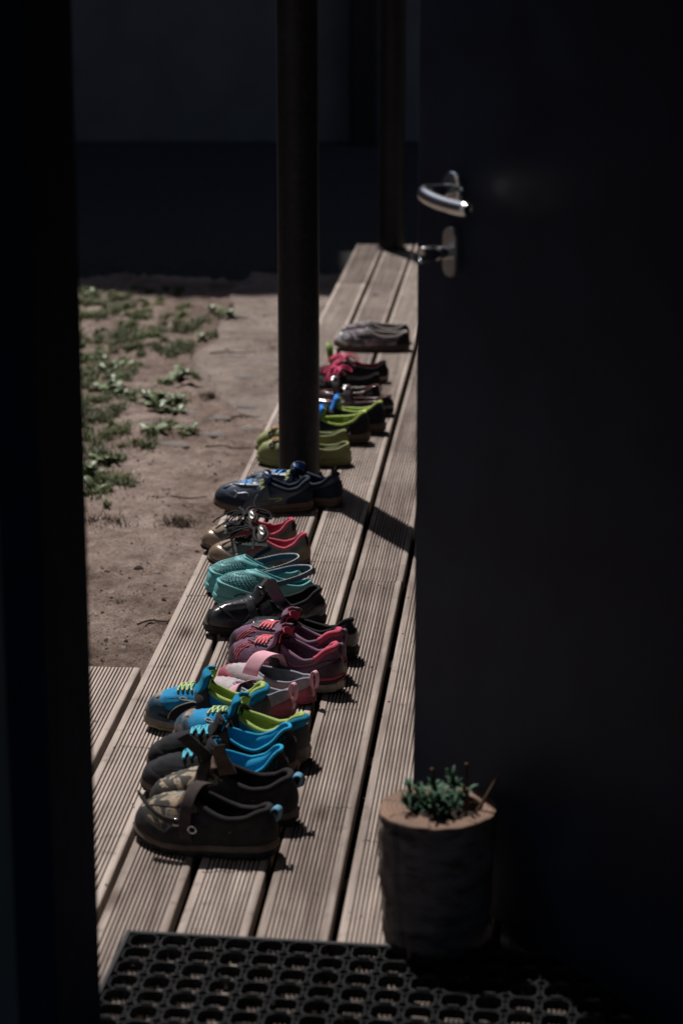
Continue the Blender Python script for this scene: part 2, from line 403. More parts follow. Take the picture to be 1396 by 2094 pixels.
# posts carrying the canopy
def post(x, y, label):
    p = empty('canopy_post', (x, y, 0), label=label, cat='post', group='round posts carrying the canopy')
    V, F = tube([(0, 0, z) for z in (.0, .004, .6, 1.2, 1.8, 2.4, 3.03)], .0535, 40)
    MB().add(V, F).build('shaft', M_dark_metal, p)
    V, F = lathe([(.0535, .006), (.060, .006), (.062, .002), (.062, 0), (0, 0)], 40)
    MB().add(V, F).build('base_ring', M_dark_metal, p)
    return p
post(-.632, 6.117, 'dark brown round post standing between the lime clogs and the navy shoes')
post(-.632, 9.82, 'dark brown round post at the far end of the wooden deck')

# ------------------------------------------------------------------ open door
dfx, dfy = -.1742, 3.595
ddir = Vector((.592, -.806, 0)).normalized()           # free edge -> hinge
dn = Vector((-ddir.y * -1, 0, 0))
dn = Vector((ddir.y, -ddir.x, 0)).normalized()          # face towards the deck and the camera
door = empty('open_door', (dfx + ddir.x * .91, dfy + ddir.y * .91, 0), label='dark door standing open outwards over the deck with steel lever', cat='door')
door.rotation_euler.z = math.atan2(-ddir.y, -ddir.x)     # local +x: hinge -> free edge
# local +y after rotation
ly = Vector((-(-ddir.y), -ddir.x, 0))
sgn = 1 if ly.dot(dn) > 0 else -1
MB().add(*box(0, .91, -.022, .022, .018, 2.09, .0025)).build('door_leaf', M_door, door, smooth=False)
def dl(d, off, z): return Vector((.91 - d, sgn * (.022 + off), z))
HZ = 1.118
PX = .098
rose = MB().add(*xf(lathe([(0, .009), (.021, .009), (.0255, .0065), (.026, 0)], 40), Matrix.Translation(dl(PX, 0, HZ)) @ Matrix.Rotation(-sgn * PI / 2, 4, 'X'))).build('handle_rose', M_steel, door)
lv = spline([dl(PX, .002, HZ), dl(PX, .030, HZ), dl(PX - .001, .045, HZ), dl(PX + .006, .056, HZ - .001), dl(PX + .024, .064, HZ - .0035), dl(PX + .06, .0685, HZ - .007), dl(PX + .10, .0690, HZ - .009), dl(PX + .134, .067, HZ - .0095)], 84)
rad = np.interp(np.linspace(0, 1, len(lv)), [0, .25, .5, .96, 1], [.0085, .0092, .0108, .0108, .0085])
MB().add(*tube(lv, rad, 20)).build('lever', M_steel, rose)
def oval_plate(w_, h_, t_):
    n = 40; mb = MB()
    def ring(k, off): 
        out = []
        for i in range(n):
            a = 2 * PI * i / n; c, s = math.cos(a), math.sin(a)
            out.append((w_ * k * c, off, (h_ - w_) * (1 if s > 0 else -1) * (abs(s) > 1e-9) + w_ * k * s))
        return out
    V = ring(1, 0) + ring(1, t_ * .7) + ring(.93, t_); V.append((0, t_, 0))
    F = grid_faces(3, n, False, True) + [(2 * n + i, 2 * n + (i + 1) % n, 3 * n) for i in range(n)]
    return V, F
PZ = HZ - .092
plV, plF = oval_plate(.0165, .037, .010)
plate = MB().add([tuple(Vector((v[0], sgn * v[1], v[2])) + dl(PX, 0, PZ)) for v in plV], plF).build('lock_plate', M_satin, door, smooth=False)
tt = MB()
def cyl(off0, off1, r, d, z, n=28):
    V, F = tube([dl(d, off0, z), dl(d, off0 + .0008, z), dl(d, (off0 + off1) / 2, z), dl(d, off1 - .001, z), dl(d, off1, z)], [r * .94, r, r, r, r * .93], n); return V, F
tt.add(*cyl(.006, .030, .0098, PX, PZ)); tt.add(*cyl(.030, .058, .0120, PX, PZ))
tt.build('thumb_turn', M_steel, plate)

# ------------------------------------------------------------------ building across the yard
FB = Vector((-.6, 14.28, 0)); fang = math.radians(5)
far = empty('building', FB, fang, label='shaded grey rendered building across the yard', cat='building')
def fb(name, boxes, m, bev=0):
    mb = MB()
    for b_ in boxes: mb.add(*box(*b_, bev))
    return mb.build(name, m, far, smooth=False)
gable = [(-8.0, 3.20), (-3.66, 7.56), (-3.17, 8.07), (-2.77, 8.08), (-2.75, 6.5), (7.0, 6.5)]       # roof edge climbing to the right
def slab(y0, y1, dz0, dz1, base=None):
    mb = MB(); n_ = len(gable)
    lo = [(x, (base if base is not None else z + dz0)) for x, z in gable]; hi = [(x, z + dz1) for x, z in gable]
    for y in (y0, y1): mb.V += [(x, y, z) for x, z in lo] + [(x, y, z) for x, z in hi]
    o = 2 * n_
    for i in range(n_ - 1):
        mb.F += [(i, i + 1, n_ + i + 1, n_ + i), (o + i + 1, o + i, o + n_ + i, o + n_ + i + 1), (n_ + i, n_ + i + 1, o + n_ + i + 1, o + n_ + i), (i + 1, i, o + i, o + i + 1)]
    mb.F += [(0, n_, o + n_, o), (n_ - 1, o + n_ - 1, o + 2 * n_ - 1, 2 * n_ - 1)]
    return mb
slab(0, 5.8, 0, -.15, GZ + .012 + .05).build('wall', M_render, far, smooth=False)
slab(-.02, 6.0, -.148, 0).build('roof', M_roof, far, smooth=False)
yd = MB(); ya = np.linspace(-8, 7, 40); yb = np.linspace(0, 1, 30); Gy = np.zeros((40, 30, 3))  # dark sheet that paints the building's shade on to the far ground
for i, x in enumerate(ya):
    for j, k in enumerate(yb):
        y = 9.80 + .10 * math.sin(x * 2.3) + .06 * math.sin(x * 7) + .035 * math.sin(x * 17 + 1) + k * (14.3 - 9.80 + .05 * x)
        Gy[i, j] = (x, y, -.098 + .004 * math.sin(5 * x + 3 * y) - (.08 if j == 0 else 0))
yd.add(Gy.reshape(-1, 3), grid_faces(40, 30)); tag(yd.build('yard_shade', mat('yard_shade_tone', (.038, .037, .037), .95, .3, 30, .5, 120, spec=.1)), kind='structure')
fb('plinth', [(-8, 7, -.03, .4, GZ - .3, GZ + .058)], M_plinth)
fb('downpipe', [(-.57, -.40, -.15, -.003, GZ + .02, 5.9)], M_dark_metal, .02)
fb('doorway', [(1.2, 2.1, -.02, -.002, GZ + .07, 2.2)], M_plinth)


# ------------------------------------------------------------------ mat
mat_o = empty('rubber_mat', (-.604, 3.312, .0005), math.radians(-2.4), label='black rubber doormat with rows of eight sided holes on the deck', cat='doormat')
M_rubber = mat('black_rubber', (.0075, .0085, .0105), .65, .2, 80, .1, 400, spec=.25)
rm = MB(); CW, CH = .0478, .0460; NX, NY = 18, 7; HT = .016
def ring_wall(mb, outer, inner, h, z0=0.0):
    n = len(outer)
    V = [(x, y, z0) for x, y in outer] + [(x, y, h) for x, y in outer] + [(x, y, h) for x, y in inner] + [(x, y, z0) for x, y in inner]
    F = []
    for k in range(n):
        q = (k + 1) % n
        F += [(k, q, n + q, n + k), (n + k, n + q, 2 * n + q, 2 * n + k), (2 * n + k, 2 * n + q, 3 * n + q, 3 * n + k)]
    mb.add(V, F)
def octo(cx, cy, a, b, c):
    return [(cx + x, cy + y) for x, y in ((a, -b + c), (a, b - c), (a - c, b), (-a + c, b), (-a, b - c), (-a, -b + c), (-a + c, -b), (a - c, -b))]
for i in range(NX):
    for j in range(NY):
        cx, cy = (i + .5) * CW + .004, -(j + .5) * CH - .004
        a, b, c = CW / 2 - .0030, CH / 2 - .0003, .0100
        hh = HT - (.003 if (i + j) % 2 else 0) * 0
        ring_wall(rm, octo(cx, cy, a, b, c), octo(cx, cy, a - .0011, b - .0009, c - .0005), hh)
        # flexible tongues at the lower rim, alternate cells
        if (i + j) % 2:
            V, F = box(cx - .009, cx + .009, cy - b + .0005, cy - b + .0035, HT - .002, HT + .0035, .001); rm.add(V, F)
for i in range(NX + 1):
    for j in range(NY + 1):
        cx, cy = i * CW + .004, -j * CH - .004
        if i in (0, NX) or j in (0, NY): continue
        r = .0088; pts = [(cx + r * math.cos(2 * PI * k / 12), cy + r * math.sin(2 * PI * k / 12)) for k in range(12)]
        pin = [(cx + (r - .0012) * math.cos(2 * PI * k / 12), cy + (r - .0012) * math.sin(2 * PI * k / 12)) for k in range(12)]
        ring_wall(rm, pts, pin, HT + .0008, -.0)
for i in range(NX):
    for j in range(NY):
        cx, cy = (i + .5) * CW + .004, -(j + .5) * CH - .004
        if i < NX - 1: rm.add(*box(cx + CW / 2 - .0034, cx + CW / 2 + .0034, cy - .0012, cy + .0012, .001, HT - .0015))
        if j < NY - 1: rm.add(*box(cx - .003, cx + .003, cy - CH / 2 - .0012, cy - CH / 2 + .0012, .001, HT - .0015))
rm.build('lattice', M_rubber, mat_o, smooth=False)
eb = MB(); TW, TH = NX * CW + .008, NY * CH + .008
for b_ in ((0, TW, -.0035, .004), (0, TW, -TH - .004, -TH + .0035)): eb.add(*box(b_[0] - .004, b_[1] + .004, b_[2], b_[3], 0, HT + .0006, .001))
for b_ in ((-.004, .0035), (TW - .0035, TW + .004)): eb.add(*box(b_[0], b_[1], -TH + .0036, -.0036, 0, HT + .0006, .001))
eb.build('border', M_rubber, mat_o, smooth=False)
tb = MB()
for _ in range(260):
    x, y = random.uniform(0, TW), -random.uniform(0, TH); r = random.uniform(.0008, .0022); z = HT + .0004 if random.random() < .3 else .004
    tb.add([(x + r * math.cos(2 * PI * k / 5) * random.uniform(.6, 1.5), y + r * math.sin(2 * PI * k / 5), z) for k in range(5)] + [(x, y, z + r)], [(k, (k + 1) % 5, 5) for k in range(5)])
tag(tb.build('trapped_grit', mat('dry_grit', (.10, .08, .07), .9, .3, 80, 0), mat_o, smooth=False), kind='stuff')

# ------------------------------------------------------------------ log planter
M_bark = mat('birch_bark', (.145, .120, .118), .85, .35, 14, .5, 60, dirt=(.035, .03, .028), dirt_amt=.85, dscale=18, stretch=(1, 1, 2.6))
M_endgrain = None
def ring_mat():
    m = bpy.data.materials.new('log_end_grain'); m.use_nodes = True
    n = m.node_tree.nodes; l = m.node_tree.links; b = n['Principled BSDF']; b.inputs['Roughness'].default_value = .8
    tc = n.new('ShaderNodeTexCoord')
    wv = n.new('ShaderNodeTexWave'); wv.wave_type = 'RINGS'; wv.rings_direction = 'Z'; wv.inputs['Scale'].default_value = 42
    wv.inputs['Distortion'].default_value = 2.5; wv.inputs['Detail'].default_value = 3; wv.inputs['Detail Scale'].default_value = 1.2
    ns = n.new('ShaderNodeTexNoise'); ns.inputs['Scale'].default_value = 18; ns.inputs['Detail'].default_value = 6
    l.new(tc.outputs['Object'], wv.inputs[0]); l.new(tc.outputs['Object'], ns.inputs[0])
    ad = n.new('ShaderNodeMath'); ad.operation = 'MULTIPLY_ADD'; ad.inputs[1].default_value = .28
    l.new(wv.outputs['Fac'], ad.inputs[0]); l.new(ns.outputs[0], ad.inputs[2])
    cr = n.new('ShaderNodeValToRGB'); cr.color_ramp.elements[0].position = .35; cr.color_ramp.elements[1].position = .95
    cr.color_ramp.elements[0].color = (.070, .040, .027, 1); cr.color_ramp.elements[1].color = (.215, .118, .068, 1)
    l.new(ad.outputs[0], cr.inputs[0]); l.new(cr.outputs[0], b.inputs['Base Color'])
    bp = n.new('ShaderNodeBump'); bp.inputs['Strength'].default_value = .4; bp.inputs['Distance'].default_value = .003
    l.new(ad.outputs[0], bp.inputs['Height']); l.new(bp.outputs[0], b.inputs['Normal'])
    return m
M_endgrain = ring_mat()
M_soil = mat('potting_soil', (.035, .026, .02), .95, .5, 60, 1.0, 120)
LH = .218
logp = empty('log_planter', (-.142, 3.345, 0), label='hollowed birch log standing on the deck as a planter', cat='planter')
n = 96; mb = MB(); nz = 26
def log_r(a, z):
    t = z / LH; r = .0735 + .0125 * t ** .8
    r *= 1 + .018 * math.sin(2 * a + 1) + .012 * math.sin(5 * a + 2) + .006 * math.sin(9 * a + 6 * t)
    r += .0015 * math.sin(13 * a + 31 * t) * math.sin(47 * t + 3 * a) + random.uniform(-.0007, .0007)
    da = (a - math.radians(232) + .05 * t + PI) % (2 * PI) - PI
    r -= .009 * math.exp(-(da / .035) ** 2) * min(1, (1 - t) * 12 + .3)
    return r
for k in range(nz + 1):
    z = LH * k / nz
    for i in range(n):
        a = 2 * PI * i / n; r = log_r(a, z); mb.V.append((r * math.cos(a), r * math.sin(a), z))
mb.F = [tuple(reversed(f)) for f in [(a, d, c, b) for a, b, c, d in grid_faces(nz + 1, n, False, True)]]
mb.F = [tuple(f) for f in mb.F]; mb.F.append(tuple(range(n - 1, -1, -1)))
top = [mb.V[nz * n + i] for i in range(n)]
mb.build('bark', M_bark, logp)
rb = MB(); hole = [(.012 + .055 * math.cos(2 * PI * i / n) * (1 + .06 * math.sin(3 * i / n * 2 * PI)), .004 + .052 * math.sin(2 * PI * i / n) * (1 + .05 * math.sin(2 * PI * 2 * i / n + 1)), 0) for i in range(n)]
rings = []
for t in (0, .02, .06, .3, .6, .92, .985, 1.0):
    zz = LH + {0: 0.0, .02: .0022, 1.0: -.004}.get(t, .003)
    rings.append([(a[0] * (1 - t) + h[0] * t, a[1] * (1 - t) + h[1] * t, zz) for a, h in zip(top, hole)])
rings.append([(h[0], h[1], LH - .04) for h in hole])
for r_ in rings: rb.V.extend(r_)
rb.F = grid_faces(len(rings), n, False, True)
rb.build('rim', M_endgrain, logp)
sb2 = MB(); nr = 12
for k in range(nr + 1):
    for i in range(n):
        q = 1 - k / nr; h = hole[i]; cx, cy = .012, .004
        x, y = cx + (h[0] - cx) * q * .999, cy + (h[1] - cy) * q * .999
        sb2.V.append((x, y, LH - .020 + .008 * math.sin(130 * x) * math.cos(110 * y + 1) * (1 - q ** 4) + .012 * (1 - q) + random.uniform(-.0025, .0025)))
sb2.F = grid_faces(nr + 1, n, False, True)
sb2.build('soil', M_soil, logp)
for a0, r0, r1 in ((.4, .050, .084), (1.5, .058, .083), (2.35, .050, .0835), (2.9, .062, .083), (3.7, .052, .083), (4.6, .056, .084), (5.5, .064, .084)):
    V = []; m_ = 7
    for k in range(m_):
        r_ = r0 + (r1 - r0) * k / (m_ - 1); a_ = a0 + .05 * math.sin(k * 1.9 + a0); wd = .0003 + .0009 * k / (m_ - 1)
        V += [(r_ * math.cos(a_) - wd * math.sin(a_), r_ * math.sin(a_) + wd * math.cos(a_), LH + .0034), (r_ * math.cos(a_) + wd * math.sin(a_), r_ * math.sin(a_) - wd * math.cos(a_), LH + .0034)]
    MB().add(V, [(2 * k, 2 * k + 1, 2 * k + 3, 2 * k + 2) for k in range(m_ - 1)]).build('crack', M_soil, logp, smooth=False)
M_flake = mat('pale_bark_flake', (.22, .18, .155), .85, .45, 30, .8, 90, dirt=(.05, .04, .035), dirt_amt=.8, dscale=40)
fl = MB(); nu_, nv_ = 10, 24
for i in range(nu_):
    for j in range(nv_):
        a_ = math.radians(158 + 62 * i / (nu_ - 1)) ; z_ = LH * (.02 + .93 * j / (nv_ - 1)); e_ = (0 if i in (0, nu_ - 1) or j in (0, nv_ - 1) else 1)
        r_ = log_r(a_, z_) + (.0030 + .0016 * math.sin(9 * a_ + 70 * z_) + random.uniform(-.0008, .0008)) * e_ - .0008 * (1 - e_)
        fl.V.append((r_ * math.cos(a_), r_ * math.sin(a_), z_))
fl.F = grid_faces(nu_, nv_)
fl.build('bark_flake', M_flake, logp)
# plant growing in the log
M_leaf1 = mat('blue_green_leaf', (.045, .098, .058), .62, .3, 60, .1, 200, spec=.15)
M_stem = mat('brown_stem', (.11, .07, .05), .8, .3, 60, .1, 200)
pl = empty('potted_plant', (-.134, 3.349, LH - .005), label='small blue green rosette plant growing in the hollow log', cat='plant')
def leaf_geo(L, W, curl, n_=5):
    G = np.zeros((n_, 3, 3))
    for i in range(n_):
        t = i / (n_ - 1); wd = W / 2 * math.sin(PI * min(1, .12 + .83 * t)) ** .8
        for j, k in enumerate((-1, 0, 1)): G[i, j] = (L * t, k * wd, curl * L * math.sin(t * 2.2) - .18 * wd * (1 - abs(k)))
    return G
for s_ in range(28):
    r = .050 * math.sqrt(random.random()); a = random.uniform(0, 2 * PI); sx, sy = r * math.cos(a), r * math.sin(a)
    h = random.uniform(.008, .036); lean = (random.uniform(-.015, .015), random.uniform(-.015, .015))
    lb = MB()
    nl = random.randint(9, 14)
    for q in range(nl):
        G = leaf_geo(random.uniform(.013, .023), random.uniform(.0045, .0075), random.uniform(.1, .6), 5)
        M = Matrix.Translation((sx + lean[0] * q / nl, sy + lean[1] * q / nl, .004 + h * q / nl)) @ Matrix.Rotation(q * 2.4 + random.random(), 4, 'Z') @ Matrix.Rotation(-random.uniform(.1, 1.0), 4, 'Y')
        V = [tuple(M @ Vector(v)) for v in G.reshape(-1, 3)]
        lb.add(V, grid_faces(5, 3))
    lb.build('leaf_rosette', M_leaf1, pl)
for (x0, y0, x1, y1, h) in ((.030, .0, .033, .004, .075), (.048, -.012, .082, -.002, .060), (-.012, .01, -.018, .012, .062), (.034, -.022, .036, -.022, .046)):
    p = spline([(x0, y0, 0), ((x0 + x1) / 2 + .002, (y0 + y1) / 2, h * .55), (x1, y1, h)], 10)
    MB().add(*tube(p, np.linspace(.0022, .0030, len(p)), 6)).build('dry_stem', M_stem, pl)

#SHOES#
# ------------------------------------------------------------------ shoes
def col(r, g, b, k=1.75): return tuple(min(.85, c * k * .78) for c in srgb(r, g, b))
SM = {}
def smat(key, rgb, **k):
    if key not in SM: SM[key] = mat('shoe_' + key, rgb, **k)
    return SM[key]

class Shoe:
    def __init__(s, name, label, loc, ang, L, W, asym, xh=.03, xt=.5, zh=.088, zs=.056, zm=.066, zf=.086, toe_h=.046, sole=.024, ow=.70, spring=.010,
                 toe_round=.62, drop=.42, fw=.42, vs=.87):
        q = vs; zh, zs, zm, zf, toe_h, sole = zh * q, zs * q, zm * q, zf * q, toe_h * q, sole * q
        s.L, s.W, s.asym = L, W, asym; s.xh, s.xt, s.zh, s.zs, s.zm, s.zf = xh, xt, zh, zs, zm, zf
        s.toe_h, s.sole, s.ow, s.spring, s.tr, s.drop, s.fw = toe_h, sole, ow, spring, toe_round, drop, fw
        s.ph = [random.uniform(0, 6.28) for _ in range(6)]; s.sq = random.uniform(.93, 1.06)
        s.root = empty(name, loc, ang, label=label, cat='shoe', group='shoes lined up on the wooden deck')
        s.off = -L / 2
    def foot(s, u):
        ph = 2 * PI * np.asarray(u, float); c, sn = np.cos(ph), np.sin(ph)
        xn = .5 + .5 * np.sign(c) * np.abs(c) ** .95
        gg = np.interp(xn, [0, .15, .4, .68, .86, 1], [.82, .76, .74, 1.0, .98, .86])
        y = s.W / 2 * gg * np.sign(sn) * np.abs(sn) ** s.tr + s.asym * s.W * .085 * (np.sin(PI * xn * 1.15 - .2) - 1.1 * xn ** 3)
        return xn, s.L * xn, y
    def zb(s, xn): return s.spring * np.maximum(0, (xn - .70) / .30) ** 2 + .003 * np.maximum(0, (.10 - xn) / .10) ** 2
    def zt(s, xn): return s.zb(xn) + s.sole * np.interp(xn, [0, .3, .6, 1], [1.12, 1.0, .80, .84])
    def opening(s, u, inset=0.0):
        ph = 2 * PI * np.asarray(u, float); c, sn = np.cos(ph), np.sin(ph)
        xn = .5 + .5 * c
        x = s.L * (s.xh + (s.xt - s.xh) * xn)
        wd = s.ow * s.W / 2 * np.interp(xn, [0, .2, .5, .8, 1], [.70, .74, .78, .72, .62]) * np.abs(sn) ** .72
        y = np.sign(sn) * wd * s.sq + .0022 * np.sin(ph * 2 + s.ph[0]) * np.abs(sn)
        if inset:
            x = x - inset * c; y = y - inset * np.sign(sn) * np.minimum(1, np.abs(sn) * 2)
        xs_ = [0, .10, .22, .45, .62, .82, 1]; zs_ = [s.zh, s.zh - .004, (s.zh + s.zs) / 2 - .006, s.zs, (s.zs + s.zm) / 2, s.zm + .3 * (s.zf - s.zm), s.zf]
        if not hasattr(s, 'ztab'):
            g_ = np.linspace(-.3, 1.3, 321); f_ = np.interp(np.where(g_ < 0, -g_, np.where(g_ > 1, 2 - g_, g_)), xs_, zs_)
            k_ = np.exp(-np.linspace(-2.2, 2.2, 49) ** 2); s.ztab = (g_, np.convolve(np.pad(f_, 24, mode='edge'), k_ / k_.sum(), mode='valid'))
        z = np.interp(xn, *s.ztab) + .0030 * np.sin(ph + s.ph[1]) * np.abs(sn) + .0014 * np.sin(ph * 3 + s.ph[2])
        return x, y + s.asym * s.W * .04 * np.sin(PI * np.clip(x / s.L, 0, 1)), z
    def S(s, u, t):
        u, t = np.broadcast_arrays(np.asarray(u, float), np.asarray(t, float))
        xn, fx, fy = s.foot(u); fz = s.zt(xn) - .003
        ox, oy, oz = s.opening(u)
        P0 = np.stack([fx, fy, fz], -1); P3 = np.stack([ox, oy, oz], -1)
        c = np.cos(2 * PI * u); wf = np.clip((c + .15) / 1.0, 0, 1); wf = wf * wf * (3 - 2 * wf)
        d = P0 - P3; dh = d.copy(); dh[..., 2] = 0; dz = (oz - fz)
        out = dh / (np.linalg.norm(dh, axis=-1, keepdims=True) + 1e-9)
        up = np.zeros_like(P0); up[..., 2] = 1
        P1a = P0 + up * (.42 * dz)[..., None] + out * .006; P2a = P3 + dh * .22 - up * (.30 * dz)[..., None]
        P1b = P0 + up * (s.toe_h * 1.02) + out * .005
        P2b = P3 + dh * s.fw - up * (np.maximum(dz - s.toe_h, 0) * s.drop)[..., None]
        P1 = P1a + (P1b - P1a) * wf[..., None]; P2 = P2a + (P2b - P2a) * wf[..., None]
        T = t[..., None]
        P = P0 * (1 - T) ** 3 + 3 * P1 * T * (1 - T) ** 2 + 3 * P2 * T * T * (1 - T) + P3 * T ** 3
        b_ = np.sin(PI * t) * (.0018 * np.sin(4 * PI * u + s.ph[3]) * np.sin(5 * t + s.ph[4]) + .0012 * np.sin(10 * PI * u + s.ph[5] + 4 * t))
        P = P + out * b_[..., None] + up * (b_ * .6 * wf)[..., None]
        P[..., 0] += s.off
        return P
    def N(s, u, t):
        e = 1e-3
        a = s.S(u + e, t) - s.S(u - e, t); b = s.S(u, np.clip(t + e, 0, 1.0)) - s.S(u, np.clip(t - e, 0, 1.0))
        n = np.cross(a, b); n /= np.linalg.norm(n, axis=-1, keepdims=True) + 1e-12
        return n
    def part(s, name, mb, m, smooth=True, parent=None): return mb.build(name, m, parent or s.root, smooth)
    def upper(s, m, nu=72, nv=14):
        u = np.linspace(0, 1, nu, endpoint=False)[:, None]; t = np.linspace(0, 1, nv)[None, :]
        P = s.S(u, t); n = s.N(u, t)
        # wrinkles across the vamp
        wr = .0016 * np.sin(P[..., 0] * 420 / (s.L / .24) + 6 * np.sin(P[..., 1] * 60)) * np.clip((np.cos(2 * PI * u) - .1), 0, 1) * np.sin(PI * t)
        P = P + n * wr[..., None]
        return s.part('upper', MB().add(P.reshape(-1, 3), grid_faces(nu, nv, True)), m)
    def soles(s, m_mid, m_out, out=.004, tread=.0012, split=.42, teeth=26):
        nu = 104; u = np.linspace(0, 1, nu, endpoint=False); xn, fx, fy = s.foot(u); b, t = s.zb(xn), s.zt(xn)
        ctr = np.stack([np.clip(fx, .25 * s.L, .75 * s.L), np.zeros(nu)], 1); d = np.stack([fx, fy], 1) - ctr; d /= np.linalg.norm(d, axis=1)[:, None]
        tr_ = tread * np.sign(np.sin(2 * PI * u * teeth))
        def loop(k, z): return np.stack([fx + d[:, 0] * k + s.off, fy + d[:, 1] * k, z], 1)
        h = t - b
        def band(name, prof, m, cap):
            mb = MB(); rings = [loop(k, z) for k, z in prof]
            for r_ in rings: mb.V.extend(map(tuple, r_.tolist()))
            F = [tuple(reversed(f)) for f in [(a, d_, c_, b_) for a, b_, c_, d_ in grid_faces(len(rings), nu, False, True)]]
            mb.F = F
            if cap: mb.F.append(tuple(range(nu - 1, -1, -1)))
            return s.part(name, mb, m)
        band('outsole', [(-.002, b), (out * .5 + tr_, b + .0015), (out * .7 + tr_, b + h * split * .9), (out * .2, b + h * split)], m_out, True)
        return band('midsole', [(out * .1, b + h * split - .0006), (out * .9, b + h * (split + .08)), (out * 1.05, b + h * (split + .3)), (out * .5, b + h * .86), (out * .55, b + h * .9), (out * .1, t + .0012), (-.004, t + .0005)], m_mid, False)
    def lining(s, m, m_in=None, rim=.004, depth=0):
        nu = 72; u = np.linspace(0, 1, nu, endpoint=False)
        mb = MB(); rings = []
        xn, fx, fy = s.foot(u)
        ix, iy, iz = s.opening(u, rim); lim = (s.xt + .06) * s.L
        bx = np.minimum(fx * .94 + .012, lim); by = fy * .54; bz = s.zt(np.clip(bx / s.L, 0, 1)) + .002
        for t in (0, .12, .3, .55, .8, .95, 1.0):
            k = t ** .8; e_ = 1 - (1 - t) ** 2.2
            x = ix + (bx - ix) * np.where(bx > ix, k, e_); y = iy + (by - iy) * e_; z = iz + (bz - iz) * t
            rings.append(np.stack([x + s.off, y, z], 1))
        for q in (.6, .0):
            cx = lim * .5; rings.append(np.stack([cx + (bx - cx) * q + s.off, by * q, s.zt(np.clip((cx + (bx - cx) * q) / s.L, 0, 1)) + .003], 1))
        for r_ in rings: mb.V.extend(map(tuple, r_.tolist()))
        mb.F = grid_faces(7, nu, False, True)
        s.part('lining', mb, m)
        ins = MB()
        for r_ in rings[6:]: ins.V.extend(map(tuple, (r_ + np.array([0, 0, .0006])).tolist()))
        ins.F = grid_faces(3, nu, False, True)
        s.part('insole', ins, m_in or m)
    def collar(s, m, r=.004, u0=0, u1=1, name='collar', lift=0.0, inset=.002):
        closed = (u1 - u0) >= .999
        u = np.linspace(u0, u1, 64, endpoint=not closed); x, y, z = s.opening(u, inset)
        return s.part(name, MB().add(*tube(np.stack([x + s.off, y, z + lift], 1), r, 8, closed)), m)
    def patch(s, name, m, u0, u1, t0, t1, off=.0012, nu=24, nv=8, shape=None):
        """overlay with its own thickness; t1/t0 may be functions of the position along u in [-1,1]"""
        q = np.linspace(-1, 1, nu); uu = np.linspace(u0, u1, nu)
        f = lambda a: np.array([a(k) if callable(a) else a for k in q], float)
        a, b = f(t0), f(t1); T = a[:, None] + (b - a)[:, None] * np.linspace(0, 1, nv)[None, :]
        U = np.broadcast_to(uu[:, None], T.shape)
        P = s.S(U, T); n = s.N(U, T)
        hgt = np.full(T.shape, off); hgt[0] = hgt[-1] = -.0008; hgt[:, 0] = -.0008; hgt[:, -1] = -.0008
        return s.part(name, MB().add((P + n * hgt[..., None]).reshape(-1, 3), grid_faces(nu, nv)), m)
    def line(s, name, m, pts, width=.004, off=.0013, n=20, mb=None):
        uv = spline([(a, b, 0) for a, b in pts], n)[:, :2]
        P = s.S(uv[:, 0], uv[:, 1]); N_ = s.N(uv[:, 0], uv[:, 1]); T = np.gradient(P, axis=0); T /= np.linalg.norm(T, axis=1)[:, None] + 1e-12
        B = np.cross(N_, T)
        G = np.stack([P - B * width / 2 - N_ * .0006, P - B * width * .36 + N_ * off, P + B * width * .36 + N_ * off, P + B * width / 2 - N_ * .0006], 1)
        own = mb is None; mb = mb or MB(); mb.add(G.reshape(-1, 3), grid_faces(len(P), 4))
        return s.part(name, mb, m) if own else None
    def cross(s, x0, k=0.0, ymax=None):
        """curve where a plane x = x0 + k*z cuts the upper, from the near side over the instep to the far side"""
        us = np.linspace(.33, -.33, 133); t = np.linspace(0, 1, 60); pts = []
        for u in us:
            P = s.S(np.full(60, u), t); dd = P[:, 0] - s.off - x0 * s.L - k * P[:, 2]
            i = np.where((dd[:-1] > 0) & (dd[1:] <= 0))[0]
            if len(i):
                i = i[-1]; f = dd[i] / (dd[i] - dd[i + 1] + 1e-12); pts.append(P[i] + (P[i + 1] - P[i]) * f)
        pts = np.array(pts)
        if ymax is not None and len(pts): pts = pts[np.abs(pts[:, 1]) < ymax]
        return pts
    def hoop(s, x0, k=0.0, ymax=None, off=.003, n=26, zmin=0, peak=0):
        p = s.cross(x0, k, ymax); p = p[p[:, 2] > zmin]
        c = p.mean(0); c[2] = p[:, 2].min()
        dv = p - c; dv[:, 0] = 0; dv /= np.linalg.norm(dv, axis=1)[:, None] + 1e-9
        p = p + dv * off
        arc = np.concatenate([[0], np.cumsum(np.linalg.norm(np.diff(p, axis=0), axis=1))]); q = np.linspace(0, arc[-1], n)
        p = np.stack([np.interp(q, arc, p[:, i]) for i in range(3)], 1)
        for _ in range(2): p[1:-1] = (p[:-2] + 2 * p[1:-1] + p[2:]) / 4
        p[:, 2] += peak * np.sin(np.linspace(0, PI, n))
        return p
    def strap(s, m, x0, k=.25, width=.026, thick=.003, zmin=.03, off=.0045, name='strap', peak=0):
        p = s.hoop(x0, k, None, off, 26, zmin, peak)
        wd = np.array([1.0, 0, -.55]); 
        return s.part(name, MB().add(*ribbon(p, wd, width, thick)), m)
    def loose(s, m, pts, width, thick=.003, wdir=(1, 0, 0), name='strap', taper=None, parent=None):
        return s.part(name, MB().add(*ribbon(spline(pts, 24), wdir, width, thick, taper)), m, parent=parent)
